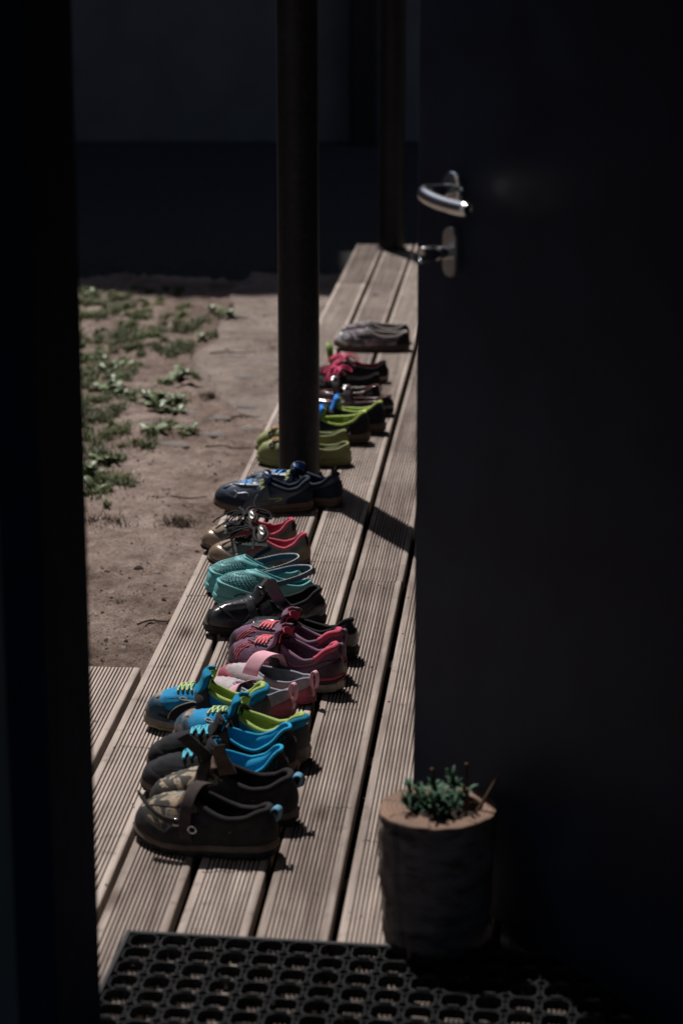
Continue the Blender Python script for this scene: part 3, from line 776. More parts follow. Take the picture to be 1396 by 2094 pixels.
    def tongue(s, m, m_in, height=.032, width=.052, lean=.012, thick=.005, curl=.006):
        lean, curl, height, width = lean * .35, curl * .45, height * .86, width * 1.04
        x, y, z = [float(q) for q in s.opening(0.0)]; x += s.off
        c = np.array([x, y, z])
        pts = spline([c + (.030, 0, -.022), c + (.006, 0, -.001), c + (-lean * .45, 0, height * .5), c + (-lean, 0, height * .85), c + (-lean - curl, 0, height)], 18)
        tp = lambda t: .80 + .25 * min(t * 1.6, 1) if t < .82 else 1.05 * math.sqrt(max(.05, 1 - ((t - .82) / .19) ** 2 * .75))
        W_ = np.tile([0, 1.0, 0], (len(pts), 1))
        o = s.part('tongue', MB().add(*ribbon(pts, W_, width, thick, tp, crown=.010)), m)
        inner = pts[6:] + np.array([-.0052, 0, -.0012])
        s.part('tongue_lining', MB().add(*ribbon(inner, W_[6:], width * .95, .002, lambda t: tp(.35 + .65 * t), crown=.010)), m_in, parent=o)
        return o
    def laces(s, m, xs_, half=.020, r=.0020, k=.35, ends=None, flat=.7, off=.0045, criss=False):
        mb = MB(); rows = [s.hoop(x, k, half, off, 14) for x in xs_]
        for p in rows: mb.add(*tube(p, r, 6, flat=flat))
        if criss:
            for a, b in zip(rows[:-1], rows[1:]):
                for i, j in ((0, -1), (-1, 0)):
                    q = np.linspace(0, 1, 10)[:, None]; p = a[i] + (b[j] - a[i]) * q; p[:, 2] += .006 * np.sin(PI * q[:, 0]) + .002
                    mb.add(*tube(p, r, 6, flat=flat))
        return s.part('laces', mb, m)
    def bow(s, m, c, size=.05, r=.0022, seed=1, loops=3, tails=2, name='lace_bow', flat=.6):
        rr = random.Random(seed); mb = MB(); c = np.array(c)
        for i in range(loops):
            a = rr.uniform(0, 2 * PI) if i > 1 else (PI / 2 + rr.uniform(-.5, .5)) * (1 if i else -1)
            d = np.array([math.cos(a), math.sin(a), 0]); e = np.array([-math.sin(a), math.cos(a), 0]); L = size * rr.uniform(.75, 1.15)
            pts = [c, c + d * L * .35 + e * L * .22 + (0, 0, .012), c + d * L * .85 + e * L * .22 + (0, 0, .006), c + d * L + (0, 0, -.004), c + d * L * .85 - e * L * .2 + (0, 0, -.003), c + d * L * .35 - e * L * .14 + (0, 0, .007), c]
            mb.add(*tube(spline(pts, 36), r, 6, flat=flat))
        for i in range(tails):
            a = rr.uniform(0, 2 * PI); d = np.array([math.cos(a), math.sin(a), 0])
            pts = [c, c + d * size * .4 + (0, 0, .010), c + d * size * .9 + (rr.uniform(-.01, .01), rr.uniform(-.01, .01), -.008), c + d * size * 1.25 + (0, 0, -.020)]
            mb.add(*tube(spline(pts, 20), r, 6, flat=flat))
        mb.add(*tube(spline([c + (-.005, -.004, .001), c + (0, .001, .005), c + (.005, .004, .001)], 8), r * 1.7, 6))
        return s.part(name, mb, m)
    def heel_loop(s, m, size=.016, width=.009, up=.012, thick=.0022, name='pull_loop'):
        x, y, z = [float(q) for q in s.opening(.5)]; x += s.off
        c = np.array([x - .002, y, z - .004])
        pts = spline([c + (.0, 0, 0), c + (-.003, 0, up * .7), c + (-.008, 0, up * 1.25), c + (-size * .95, 0, up * .9), c + (-size, 0, up * .1), c + (-size * .75, 0, -.012)], 22)
        return s.part(name, MB().add(*ribbon(pts, (0, 1, 0), width, thick)), m)

def tiny_text(s, name, m, txt, size, M, parent):
    cu = bpy.data.curves.new(name, 'FONT'); cu.body = txt; cu.size = size; cu.extrude = .0003; cu.align_x = 'CENTER'; cu.align_y = 'CENTER'
    t = bpy.data.objects.new(name, cu); COL.objects.link(t)
    dg = bpy.context.evaluated_depsgraph_get(); me = bpy.data.meshes.new_from_object(t.evaluated_get(dg)); me.name = name
    bpy.data.objects.remove(t, do_unlink=True)
    me.transform(M)
    return link(name, me, m, parent)

def place(toe, heel):
    tx, ty = toe; hx, hy = heel
    return ((tx + hx) / 2, (ty + hy) / 2, .0012), math.atan2(ty - hy, tx - hx), math.hypot(tx - hx, ty - hy)

# shared shoe materials
m_blackr = smat('black_rubber', (.016, .015, .016), rough=.65, dirt=(.10, .085, .07), dirt_amt=.35)
m_whiter = smat('offwhite_rubber', (.42, .37, .32), rough=.6, dirt=(.16, .12, .095), dirt_amt=.7)
m_brownr = smat('brown_rubber', (.13, .10, .085), rough=.7, dirt=(.05, .04, .03), dirt_amt=.6)
m_greyr = smat('grey_rubber', (.20, .175, .155), rough=.7, dirt=(.07, .055, .045), dirt_amt=.6)
m_blackf = smat('black_fabric', (.017, .016, .019), rough=.9, bump=.5, bscale=900, var=.3)
m_blackm = smat('black_mesh_fabric', (.020, .020, .024), rough=.85, bump=.9, bscale=1400, var=.35, dirt=(.09, .075, .062), dirt_amt=.25)
m_velcro = smat('worn_velcro', (.055, .045, .042), rough=.95, bump=.8, bscale=900, var=.35)
m_thread = smat('pale_thread', (.42, .40, .34), rough=.8)

# --- camouflage hiking shoes, straps opened
def camo_mat():
    m = mat('shoe_camo_leather', (.12, .095, .065), .75, .2, 60, .4, 500)
    n = m.node_tree.nodes; l = m.node_tree.links; b = n['Principled BSDF']
    tc = n.new('ShaderNodeTexCoord'); ns = n.new('ShaderNodeTexNoise'); ns.inputs['Scale'].default_value = 26; ns.inputs['Detail'].default_value = 2; ns.inputs['Distortion'].default_value = 1.2
    l.new(tc.outputs['Object'], ns.inputs[0]); cr = n.new('ShaderNodeValToRGB'); cr.color_ramp.interpolation = 'CONSTANT'
    e = cr.color_ramp.elements; e[0].position = 0; e[0].color = (.05, .047, .042, 1); e[1].position = .46; e[1].color = (.33, .25, .17, 1)
    x = e.new(.53); x.color = (.16, .16, .15, 1); x = e.new(.60); x.color = (.42, .33, .23, 1); x = e.new(.70); x.color = (.06, .05, .045, 1)
    l.new(ns.outputs[0], cr.inputs[0]); l.new(cr.outputs[0], b.inputs['Base Color'])
    return m
M_camo = camo_mat()
m_suede = smat('dark_brown_suede', (.030, .027, .029), rough=.95, bump=.6, bscale=700, var=.3)
m_suede2 = smat('mid_brown_suede', (.105, .075, .058), rough=.95, bump=.6, bscale=700, var=.3)
m_bootlin = smat('charcoal_lining', (.018, .016, .018), rough=.95, bump=.6, bscale=900)
m_bluepull = smat('pale_blue_webbing', (.10, .25, .36), rough=.8, bump=.4, bscale=800)
m_metal = smat('small_metal_ring', (.75, .74, .72), rough=.2, metal=1, bump=0)
def camo(toe, heel, asym, label, near):
    loc, ang, L = place(toe, heel)
    s = Shoe('hiking_shoe', label, loc, ang, L, .096, asym, xt=.58, zh=.106, zs=.080, zm=.096, zf=.120, toe_h=.056, sole=.028, ow=.98, vs=.78)
    s.upper(M_camo); s.soles(m_brownr, m_blackr, .005, .0016, .5, 22); s.lining(m_bootlin); s.collar(m_bootlin, .0062)
    s.patch('toe_guard', m_suede, -.20, .20, 0, lambda q: .34 - .10 * q * q, .0022)
    s.patch('heel_counter', m_suede, .30, .70, 0, lambda q: .78 - .25 * q * q, .0020)
    s.patch('side_panel', m_suede, .17, .31, 0, lambda q: .62 + .1 * q, .0016); s.patch('side_panel', m_suede, -.31, -.17, 0, lambda q: .62 - .1 * q, .0016)
    s.patch('quarter', m_suede, .16, .84, lambda q: .52, .97, .0018, 60, 8)
    s.tongue(m_suede2, m_bootlin, .016, .056, .010, .006)
    # open upper strap lolling forward over the vamp, and the closed lower strap end
    if near:
        s.loose(m_suede, [(.020, .046, .056), (.040, .050, .060), (.060, .047, .066), (.082, .040, .078), (.098, .030, .092)], .020, .004, (.5, .35, .8), 'open_strap', lambda t: 1.0 if t < .85 else .9)
        s.loose(m_velcro, [(.012, .052, .028), (.014, .054, .050), (.013, .050, .078), (.010, .034, .103), (.006, .008, .113), (.002, -.022, .104)], .020, .004, (1, 0, .1), 'ankle_strap')
        s.line('seam', m_velcro, [(.06, .40), (.10, .62), (.13, .80)], .003); s.line('seam', m_velcro, [(-.06, .40), (-.10, .62), (-.13, .80)], .003)
    else:
        s.loose(m_suede, [(.035, -.030, .082), (.032, -.005, .104), (.040, .012, .120), (.052, .020, .136), (.066, .024, .150)], .023, .004, (.75, -.1, -.45), 'open_strap')
        s.loose(m_suede2, [(-.012, .022, .085), (-.006, .024, .104), (.002, .022, .122), (.004, .016, .136)], .030, .005, (1, .2, -.1), 'ankle_flap', lambda t: 1 - .35 * t)
        s.loose(m_velcro, [(.036, .045, .040), (.036, .044, .060), (.033, .036, .080), (.030, .018, .097), (.027, 0, .102)], .022, .004, (1, 0, -.2), 'ankle_strap')
    for (x, y, z) in ((.030, .049, .058), (.000, .053, .050)):
        a = np.linspace(0, 2 * PI, 14, endpoint=False)
        s.part('strap_ring', MB().add(*tube([(x + .007 * math.cos(t), y + .002, z + .006 * math.sin(t)) for t in a], .0013, 6, True)), m_metal)
    s.heel_loop(m_bluepull, .014, .017, .006)
camo((-0.660, 3.706), (-0.420, 3.649), 1, 'dark camouflage hiking shoe with opened strap, nearest the rubber doormat', True)
camo((-0.647, 3.817), (-0.400, 3.791), -1, 'dark camouflage hiking shoe with strap standing up, beside the black turquoise lined shoes', False)

# --- black shoes with bright blue lining
m_tq = smat('turquoise_lining', col(28, 128, 166, 1.75), rough=.85, bump=.4, bscale=900, var=.15)
m_tql = smat('turquoise_cord', col(70, 160, 180, 1.5), rough=.6)
def blackblue(toe, heel, asym, label, side):
    loc, ang, L = place(toe, heel)
    s = Shoe('sneaker', label, loc, ang, L, .092, asym, xt=.54, zh=.100, zs=.058, zm=.074, zf=.094, toe_h=.044, sole=.024, ow=.95)
    s.upper(m_blackm); s.soles(m_brownr, m_blackr, .004, .0012, .4); s.lining(m_tq, m_bootlin); s.collar(m_tq, .0034)
    s.patch('toe_cap', m_blackf, -.16, .16, 0, lambda q: .30 - .10 * q * q, .0016)
    s.patch('heel_counter', m_blackf, .33, .67, .0, lambda q: .70 - .2 * q * q, .0016)
    mb = MB()
    for i in range(7):
        for j in range(3):
            if j <= 2 - abs(i - 3) * .7: s.line('', None, [(.135 + i * .013, .18 + j * .16 + .04 * (i % 2)), (.137 + i * .013, .27 + j * .16 + .04 * (i % 2))], .0042, .0015, 4, mb)
    s.part('side_print', mb, m_tql)
    mb = MB()
    for i in range(6):
        for j in range(5):
            s.line('', None, [(.30 + i * .022, .12 + j * .15), (.307 + i * .022, .22 + j * .15)], .0035, .0013, 4, mb)
    s.part('heel_print', mb, smat('dark_teal_print', (.012, .075, .085), rough=.7))
    s.tongue(m_blackf, m_tq, .026, .052, .012, .006)
    s.laces(m_tql, (.48, .535, .59), .017, .0024, .4, criss=True)
    s.strap(m_velcro, .42, .3, .028, .0035, .045, .006)
blackblue((-0.681, 3.899), (-0.427, 3.911), 1, 'black sneaker with turquoise lining and laces, between its twin and the camouflage shoes', 1)
blackblue((-0.686, 4.015), (-0.424, 4.018), -1, 'black sneaker with turquoise lining, right beside the blue and lime sneaker', -1)

# --- blue and lime sneakers
m_blue = smat('bright_blue_fabric', col(24, 110, 150, 1.8), rough=.85, bump=.35, bscale=1000, var=.16, dirt=(.12, .12, .12), dirt_amt=.35, dscale=40)
m_navyt = smat('navy_toe_rubber', (.020, .050, .080), rough=.6, var=.3, dirt=(.20, .17, .145), dirt_amt=.8, dscale=32)
m_lime = smat('lime_lining', col(146, 166, 94, 1.4), rough=.9, bump=.5, bscale=900, var=.12)
m_limec = smat('pale_lime_cord', col(160, 180, 125, 1.5), rough=.7)
m_bluec = smat('blue_collar', col(10, 100, 130, 1.8), rough=.9, bump=.4, bscale=800)
m_limer = smat('lime_edge_rubber', (.30, .27, .17), rough=.7, dirt=(.12, .09, .07), dirt_amt=.8)
def bluelime(toe, heel, asym, label):
    loc, ang, L = place(toe, heel)
    s = Shoe('sneaker', label, loc, ang, L, .094, asym, xt=.53, zh=.098, zs=.062, zm=.076, zf=.092, toe_h=.050, sole=.027, ow=.93)
    s.upper(m_blue); s.soles(m_greyr, m_limer, .005, .0014, .36); s.lining(m_lime); s.collar(m_lime, .0058, .07, .93)
    s.collar(m_bluec, .0085, .36, .64, 'heel_collar', -.006, -.002)
    s.patch('toe_cap', m_navyt, -.165, .165, 0, lambda q: .42 - .22 * q * q, .0020)
    s.patch('toe_scuff', smat('scuffed_suede', (.24, .20, .17), rough=.95, var=.35, scale=45), -.055, .055, .33, lambda q: .46 - .05 * q * q, .0028, 14, 5)
    for sg in (1, -1):
        for a, b in ((.150, .185), (.205, .238), (.262, .292)):
            s.patch('side_overlay', m_blackf, sg * a - .004, sg * b + .004, .04, .72, .0016, 10, 8)
            q = [(sg * (a + .004), .10), (sg * (a + .002), .46), (sg * (a + .008), .62), (sg * (b - .006), .62), (sg * b, .46), (sg * (b - .001), .10)]
            s.line('piping', m_thread, q, .0022, .0028, 30)
        s.line('overlay_band', m_blackf, [(sg * .12, .12), (sg * .2, .10), (sg * .31, .14)], .008, .0020)
    s.patch('heel_counter', smat('grey_heel_panel', (.06, .065, .065), rough=.8, dirt=(.14, .12, .1), dirt_amt=.4), .33, .67, 0, lambda q: .70 - .3 * q * q, .0020)
    s.tongue(m_bluec, m_lime, .034, .054, .014, .008)
    s.laces(m_limec, (.485, .525, .565, .605), .015, .0020, .4, criss=True)
    st = s.strap(smat('black_suede_strap', (.040, .034, .032), rough=.95, bump=.6, bscale=800, var=.35), .425, .35, .028, .0035, .042, .0062)
    mb = MB()
    for k in range(3): s.line('', None, [(.158 - k * .006 + .004, .78), (.158 - k * .006, .83)], .0016, .0016, 4, mb)
    a = np.linspace(0, 2 * PI, 18)
    s.line('', None, [(.120 + .012 * math.cos(t), .60 + .035 * math.sin(t)) for t in a], .0020, .0016, 36, mb)
    for k in range(5): s.line('', None, [(.135 + k * .007, .575 + .012 * k), (.137 + k * .007, .625 + .012 * k)], .0018, .0016, 4, mb)
    s.part('logo_print', mb, m_thread)
bluelime((-0.660, 4.139), (-0.409, 4.077), 1, 'blue sneaker with lime lining, beside the black turquoise lined sneakers')
bluelime((-0.726, 4.242), (-0.498, 4.230), -1, 'blue sneaker with lime lining and scuffed toe, closest to the low platform board')

# --- small pink and grey slip shoes
m_pink = smat('pale_pink_webbing', col(205, 155, 166, 1.4), rough=.85, bump=.3, bscale=900, var=.10)
m_pinkr = smat('dusky_pink_rubber', col(165, 85, 98, 1.4), rough=.7, dirt=(.12, .08, .075), dirt_amt=.5)
m_greyf = smat('pale_grey_fabric', (.40, .35, .36), rough=.9, bump=.6, bscale=700, var=.18)
m_greyb = smat('grey_binding', (.24, .24, .28), rough=.9, bump=.3, bscale=900)
def pinkslip(toe, heel, asym, label, strap):
    loc, ang, L = place(toe, heel)
    s = Shoe('slip_on_shoe', label, loc, ang, L, .078, asym, xt=.66, zh=.060, zs=.046, zm=.048, zf=.052, toe_h=.034, sole=.016, ow=.92)
    s.upper(m_greyf); s.soles(m_pinkr, m_pinkr, .003, .0006, .4); s.lining(m_greyb, smat('dark_insole', (.05, .045, .05), rough=.9)); s.collar(m_greyb, .0030)
    s.patch('toe_bumper', m_pinkr, -.18, .18, 0, lambda q: .42 - .16 * q * q, .0018)
    s.patch('heel_counter', m_pinkr, .37, .63, 0, lambda q: .62 - .40 * q * q, .0018)
    s.line('piping', m_pink, [(.5, .05), (.5, .5), (.5, .98)], .010, .0026)
    mb = MB()
    for k in range(4): s.line('', None, [(.24, .18 + .17 * k), (.29, .15 + .17 * k), (.34, .18 + .17 * k), (.39, .16 + .17 * k)], .0012, .0006, 30, mb)
    s.part('stitching', mb, m_whiter)
    s.heel_loop(m_pink, .014, .010, .016)
    if strap:
        s.loose(m_pink, [(.000, -.036, .046), (.000, -.026, .068), (-.002, -.004, .080), (.004, .018, .078), (.012, .034, .058), (.016, .037, .044)], .036, .0022, (1, 0, 0), 'strap')
        s.patch('side_label', m_pink, .33, .385, .72, .94, .0012, 8, 5)
    else:
        s.strap(m_pink, .56, .1, .030, .0022, .030, .004)
pinkslip((-0.636, 4.399), (-0.461, 4.297), 1, 'small pink and grey slip-on shoe half hidden behind the blue lime sneaker', False)
pinkslip((-0.613, 4.487), (-0.428, 4.375), -1, 'small pink and grey slip-on shoe with arched strap, touching the purple sneaker', True)

# --- purple sneakers with pink lining
m_purp = smat('plum_fabric', col(96, 70, 88, 1.75), rough=.9, bump=.4, bscale=900, var=.18, dirt=(.16, .125, .12), dirt_amt=.4, dscale=22)
m_plumr = smat('dark_plum_rubber', (.060, .036, .050), rough=.45, var=.25, dirt=(.16, .12, .12), dirt_amt=.35)
m_hot = smat('hot_pink_lining', col(182, 76, 96, 1.4), rough=.9, bump=.5, bscale=900, var=.10)
m_rose = smat('rose_cord', col(190, 95, 105, 1.5), rough=.75)
m_cream = smat('cream_sole', (.44, .37, .31), rough=.7, dirt=(.20, .15, .12), dirt_amt=.7)
def purple(toe, heel, asym, label, near):
    loc, ang, L = place(toe, heel)
    s = Shoe('sneaker', label, loc, ang, L, .092, asym, xt=.53, zh=.096, zs=.064, zm=.078, zf=.092, toe_h=.048, sole=.028, ow=.93, vs=.94)
    s.upper(m_purp); s.soles(m_plumr, m_cream, .006, .0016, .62, 16); s.lining(m_purp, m_bootlin)
    s.collar(m_purp, .0052, .1, .9); s.collar(m_hot, .0066, .33, .67, 'heel_padding', .001)
    s.patch('toe_cap', m_plumr, -.14, .14, 0, lambda q: .34 - .24 * q * q, .0020); s.patch('heel_band', m_hot, .30, .70, -.02, .10, .0045, 24, 5)
    s.patch('heel_counter', m_plumr, .34, .66, 0, lambda q: .62 - .26 * q * q, .0018)
    for k in range(3):
        for sg in (1, -1): s.line('stripe', m_rose, [(sg * (.105 + .011 * k), .02), (sg * (.085 + .011 * k), .35), (sg * (.060 + .013 * k), .60)], .0014, .0012)
    s.line('eyestay', m_plumr, [(.03, .58), (.075, .68), (.105, .84), (.12, .97)], .007, .0022); s.line('eyestay', m_plumr, [(-.03, .58), (-.075, .68), (-.105, .84), (-.12, .97)], .007, .0022)
    s.patch('tongue_base', m_plumr, -.035, .035, .56, .98, .0016, 10, 10)
    s.laces(m_rose, (.485, .52, .555, .59), .018, .0021, .4, criss=True)
    s.tongue(m_purp, m_hot, .034, .052, .012, .007)
    s.line('piping', m_rose, [(.20, .90), (.25, .72), (.31, .74), (.38, .92)], .0016, .0012); s.line('piping', m_plumr, [(.22, .3), (.3, .55), (.4, .66), (.47, .6)], .003, .0012)
    s.strap(smat('glitter_black_strap', (.030, .026, .022), rough=.5, var=.6, scale=500, bump=.8, bscale=900), .43, .3, .024, .0032, .036, .006)
    s.heel_loop(m_purp, .013, .008, .010)
    mb = MB()
    for k in range(9):
        u = .168 + k * .0065; s.line('', None, [(u, .36 + .008 * k), (u + .001, .45 + .008 * k)], .0018, .0013, 4, mb)
        s.line('', None, [(u, .45 + .008 * k if k % 2 else .36 + .008 * k), (u + .005, .45 + .008 * k if k % 2 else .36 + .008 * k)], .0012, .0013, 4, mb)
    s.part('lettering', mb, m_rose)
purple((-0.612, 4.549), (-0.383, 4.452), 1, 'plum purple sneaker with pink lining, next to the small pink shoes', True)
purple((-0.612, 4.646), (-0.385, 4.544), -1, 'plum purple sneaker with pink lining, next to the black leather shoe', False)

# --- black leather shoes with hook and loop straps
m_leather = smat('black_leather', (.013, .014, .018), rough=.28, spec=.6, var=.25, bump=.5, bscale=90, coat=.2, dirt=(.05, .045, .042), dirt_amt=.4, dscale=30)
m_blacklin = smat('black_lining', (.012, .012, .014), rough=.9, bump=.4, bscale=900)
def leather(toe, heel, asym, label, open_strap):
    loc, ang, L = place(toe, heel)
    s = Shoe('leather_shoe', label, loc, ang, L, .086, asym, xt=.56, zh=.092, zs=.058, zm=.068, zf=.082, toe_h=.042, sole=.024, ow=.80)
    s.upper(m_leather); s.soles(m_blackr, m_blackr, .004, .0008, .4); s.lining(m_blacklin); s.collar(m_blacklin, .0050)
    s.line('toe_seam', m_leather, [(.21, .10), (.15, .28), (.08, .42), (0, .46), (-.08, .42), (-.15, .28), (-.21, .10)], .004, .0022, 40)
    s.patch('heel_counter', m_leather, .35, .65, 0, lambda q: .7 - .25 * q * q, .0016)
    s.line('seam', m_leather, [(.18, .1), (.17, .5), (.15, .8), (.13, .97)], .004, .002)
    s.tongue(m_leather, m_blacklin, .022, .050, .012, .006)
    if open_strap:
        s.loose(m_leather, [(.030, -.036, .060), (.026, -.020, .080), (.030, .002, .096), (.040, .014, .118), (.052, .020, .146), (.054, .021, .152)], .028, .003, (.85, -.1, -.42), 'open_strap', lambda t: 1 if t < .88 else .80)
        s.strap(m_leather, .57, .3, .018, .003, .036, .004)
    else:
        s.strap(m_leather, .45, .3, .026, .003, .030, .005); s.strap(m_leather, .57, .3, .018, .003, .034, .004)
        s.loose(m_velcro, [(.006, .004, .094), (-.002, .006, .104), (-.008, .008, .112)], .022, .003, (0, 1, .1), 'tongue_tab')
leather((-0.612, 4.715), (-0.367, 4.658), 1, 'black leather shoe with one strap sticking up, behind the purple sneakers', True)
leather((-0.696, 4.785), (-0.453, 4.876), -1, 'black leather shoe with both straps closed, beside the aqua clog', False)

# --- aqua clogs
m_aqua = smat('aqua_foam', col(82, 142, 144, 1.6), rough=.55, var=.06, bump=.05, spec=.4)
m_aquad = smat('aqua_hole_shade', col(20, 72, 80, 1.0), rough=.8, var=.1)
m_stitch = smat('white_stitch', (.5, .49, .48), rough=.8)
m_strapb = smat('blue_grey_heel_strap', (.045, .095, .15), rough=.7)
def aqua(toe, heel, asym, label):
    loc, ang, L = place(toe, heel)
    s = Shoe('clog', label, loc, ang, L, .090, asym, xt=.60, xh=.02, zh=.044, zs=.044, zm=.062, zf=.086, toe_h=.052, sole=.024, ow=.92, fw=.40, drop=.40, spring=.006)
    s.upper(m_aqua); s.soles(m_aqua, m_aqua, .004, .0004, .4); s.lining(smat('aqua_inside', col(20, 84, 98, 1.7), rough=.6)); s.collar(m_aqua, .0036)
    s.line('toe_rib', m_aqua, [(.24, .22), (.17, .24), (.09, .27), (0, .29), (-.09, .27), (-.17, .24), (-.24, .22)], .007, .0030, 44)
    s.line('throat_band', m_aqua, [(.17, .93), (.10, .90), (0, .89), (-.10, .90), (-.17, .93)], .016, .0022, 30)
    # rows of little lozenge openings: raised web around flat cells, hole shade put in their colour
    cell = MB(); web = MB()
    for j in range(11):
        t = .36 + j * .043; U = .172 - .055 * ((j - 2) / 9) ** 2
        ns_ = int(17 - j * .35)
        for i in range(ns_ + 1):
            u = -U + 2 * U * (i + .5 * (j % 2)) / ns_
            if abs(u) > U: continue
            c = s.S(u, t); n_ = s.N(np.array(u), np.array(t)); du = s.S(u + .002, t) - s.S(u - .002, t); du /= np.linalg.norm(du); dv = np.cross(n_, du)
            r = .0021
            cell.add([c + n_ * .0006 + r * (du * math.cos(q) + dv * 1.1 * math.sin(q)) for q in np.arange(6) * PI / 3], [tuple(range(6))])
            web.add(*tube([c + n_ * .0003 + r * 1.25 * (du * math.cos(q) + dv * 1.1 * math.sin(q)) for q in np.arange(6) * PI / 3], .00062, 4, True))
    tag(s.part('vent_hole', cell, m_aquad, smooth=False), kind='stuff'); tag(s.part('vent_web', web, m_aqua), kind='stuff')
    # heel strap standing up behind the foot
    P = spline([(.012, .041, .044), (-.03, .042, .050), (-.072, .037, .058), (-.102, .018, .063), (-.108, 0, .064), (-.102, -.018, .063), (-.072, -.037, .058), (-.03, -.042, .050), (.012, -.041, .044)], 48)
    P[:, 0] *= L / .225
    st = s.part('heel_strap', MB().add(*ribbon(P, (0, 0, 1), .011, .0026)), m_strapb)
    sb_ = MB()
    for i in range(1, len(P) - 1):
        a, b = P[i] * .5 + P[i - 1] * .5, P[i] * .5 + P[i + 1] * .5
        sb_.add(*tube([a + (0, 0, .0056), (a + b) / 2 + (0, 0, .0068), b + (0, 0, .0056)], .0010, 5))
    s.part('strap_stitch', sb_, m_stitch, parent=st)
    s.line('side_slot', m_aquad, [(.135, .08), (.155, .16), (.185, .18), (.205, .10)], .003, .0012)
aqua((-0.700, 4.985), (-0.493, 5.056), 1, 'aqua perforated clog closer to the black leather shoes')
aqua((-0.734, 5.079), (-0.530, 5.141), -1, 'aqua perforated clog closer to the gold sneakers')

# --- gold sneakers with black laces
m_gold = smat('pale_gold_leather', (.30, .23, .17), rough=.32, metal=.55, var=.15, bump=.15, bscale=120)
m_goldf = smat('taupe_suede', (.23, .175, .135), rough=.9, bump=.5, bscale=700)
m_silver = smat('silver_leather', (.42, .41, .38), rough=.35, metal=.5, bump=.1)
m_greys = smat('olive_grey_mesh', (.15, .155, .145), rough=.8, bump=.6, bscale=1000)
m_roselin = smat('rose_lining', col(176, 82, 98, 1.4), rough=.9, bump=.4, bscale=900)
m_redst = smat('red_stripe', (.38, .035, .055), rough=.7)
m_navyst = smat('navy_stripe', (.02, .022, .035), rough=.7)
m_blacklace = smat('black_lace', (.014, .013, .016), rough=.8, bump=.4, bscale=900)
def gold(toe, heel, asym, label, seed):
    loc, ang, L = place(toe, heel)
    s = Shoe('sneaker', label, loc, ang, L, .084, asym, xt=.50, zh=.088, zs=.054, zm=.066, zf=.082, toe_h=.040, sole=.020, ow=.88)
    s.upper(m_greys); s.soles(m_greyr, m_blackr, .003, .0018, .6, 30); s.lining(m_roselin, m_bootlin); s.collar(m_roselin, .0046)
    s.patch('toe_cap', m_gold, -.17, .17, 0, lambda q: .40 - .12 * q * q, .0018)
    s.patch('toe_box', m_goldf, -.10, .10, .36, lambda q: .62 - .10 * q * q, .0022)
    s.patch('side_panel', m_gold, .15, .22, 0, lambda q: .34 - .1 * q, .0016)
    s.patch('heel_counter', m_goldf, .32, .68, 0, lambda q: .62 - .2 * q * q, .0016)
    s.patch('heel_tab', m_blackf, .44, .56, .55, .98, .0022, 10, 6)
    for sg in (1, -1):
        s.line('eyestay', m_silver, [(sg * .03, .62), (sg * .08, .70), (sg * .12, .84), (sg * .15, .98)], .012, .0022)
        s.line('stripe', m_redst, [(sg * .20, .06), (sg * .175, .5), (sg * .16, .85)], .008, .0015)
        s.line('stripe', m_navyst, [(sg * .235, .06), (sg * .215, .5), (sg * .20, .88)], .010, .0015)
    s.tongue(m_silver, m_roselin, .026, .050, .010, .005)
    s.laces(m_blacklace, (.455, .495, .535, .575, .615), .019, .0034, .4, criss=True)
    h = s.hoop(.45, .3, None, .004)
    c = h[len(h) // 2]; s.bow(m_blacklace, c + np.array([0, 0, .010]), .062, .0032, seed, 5, 3)
gold((-0.754, 5.274), (-0.525, 5.294), 1, 'gold sneaker with black laces and rose lining, next to the aqua clogs', 5)
gold((-0.787, 5.407), (-0.567, 5.410), -1, 'gold sneaker with black laces and rose lining, next to the navy shoes', 11)

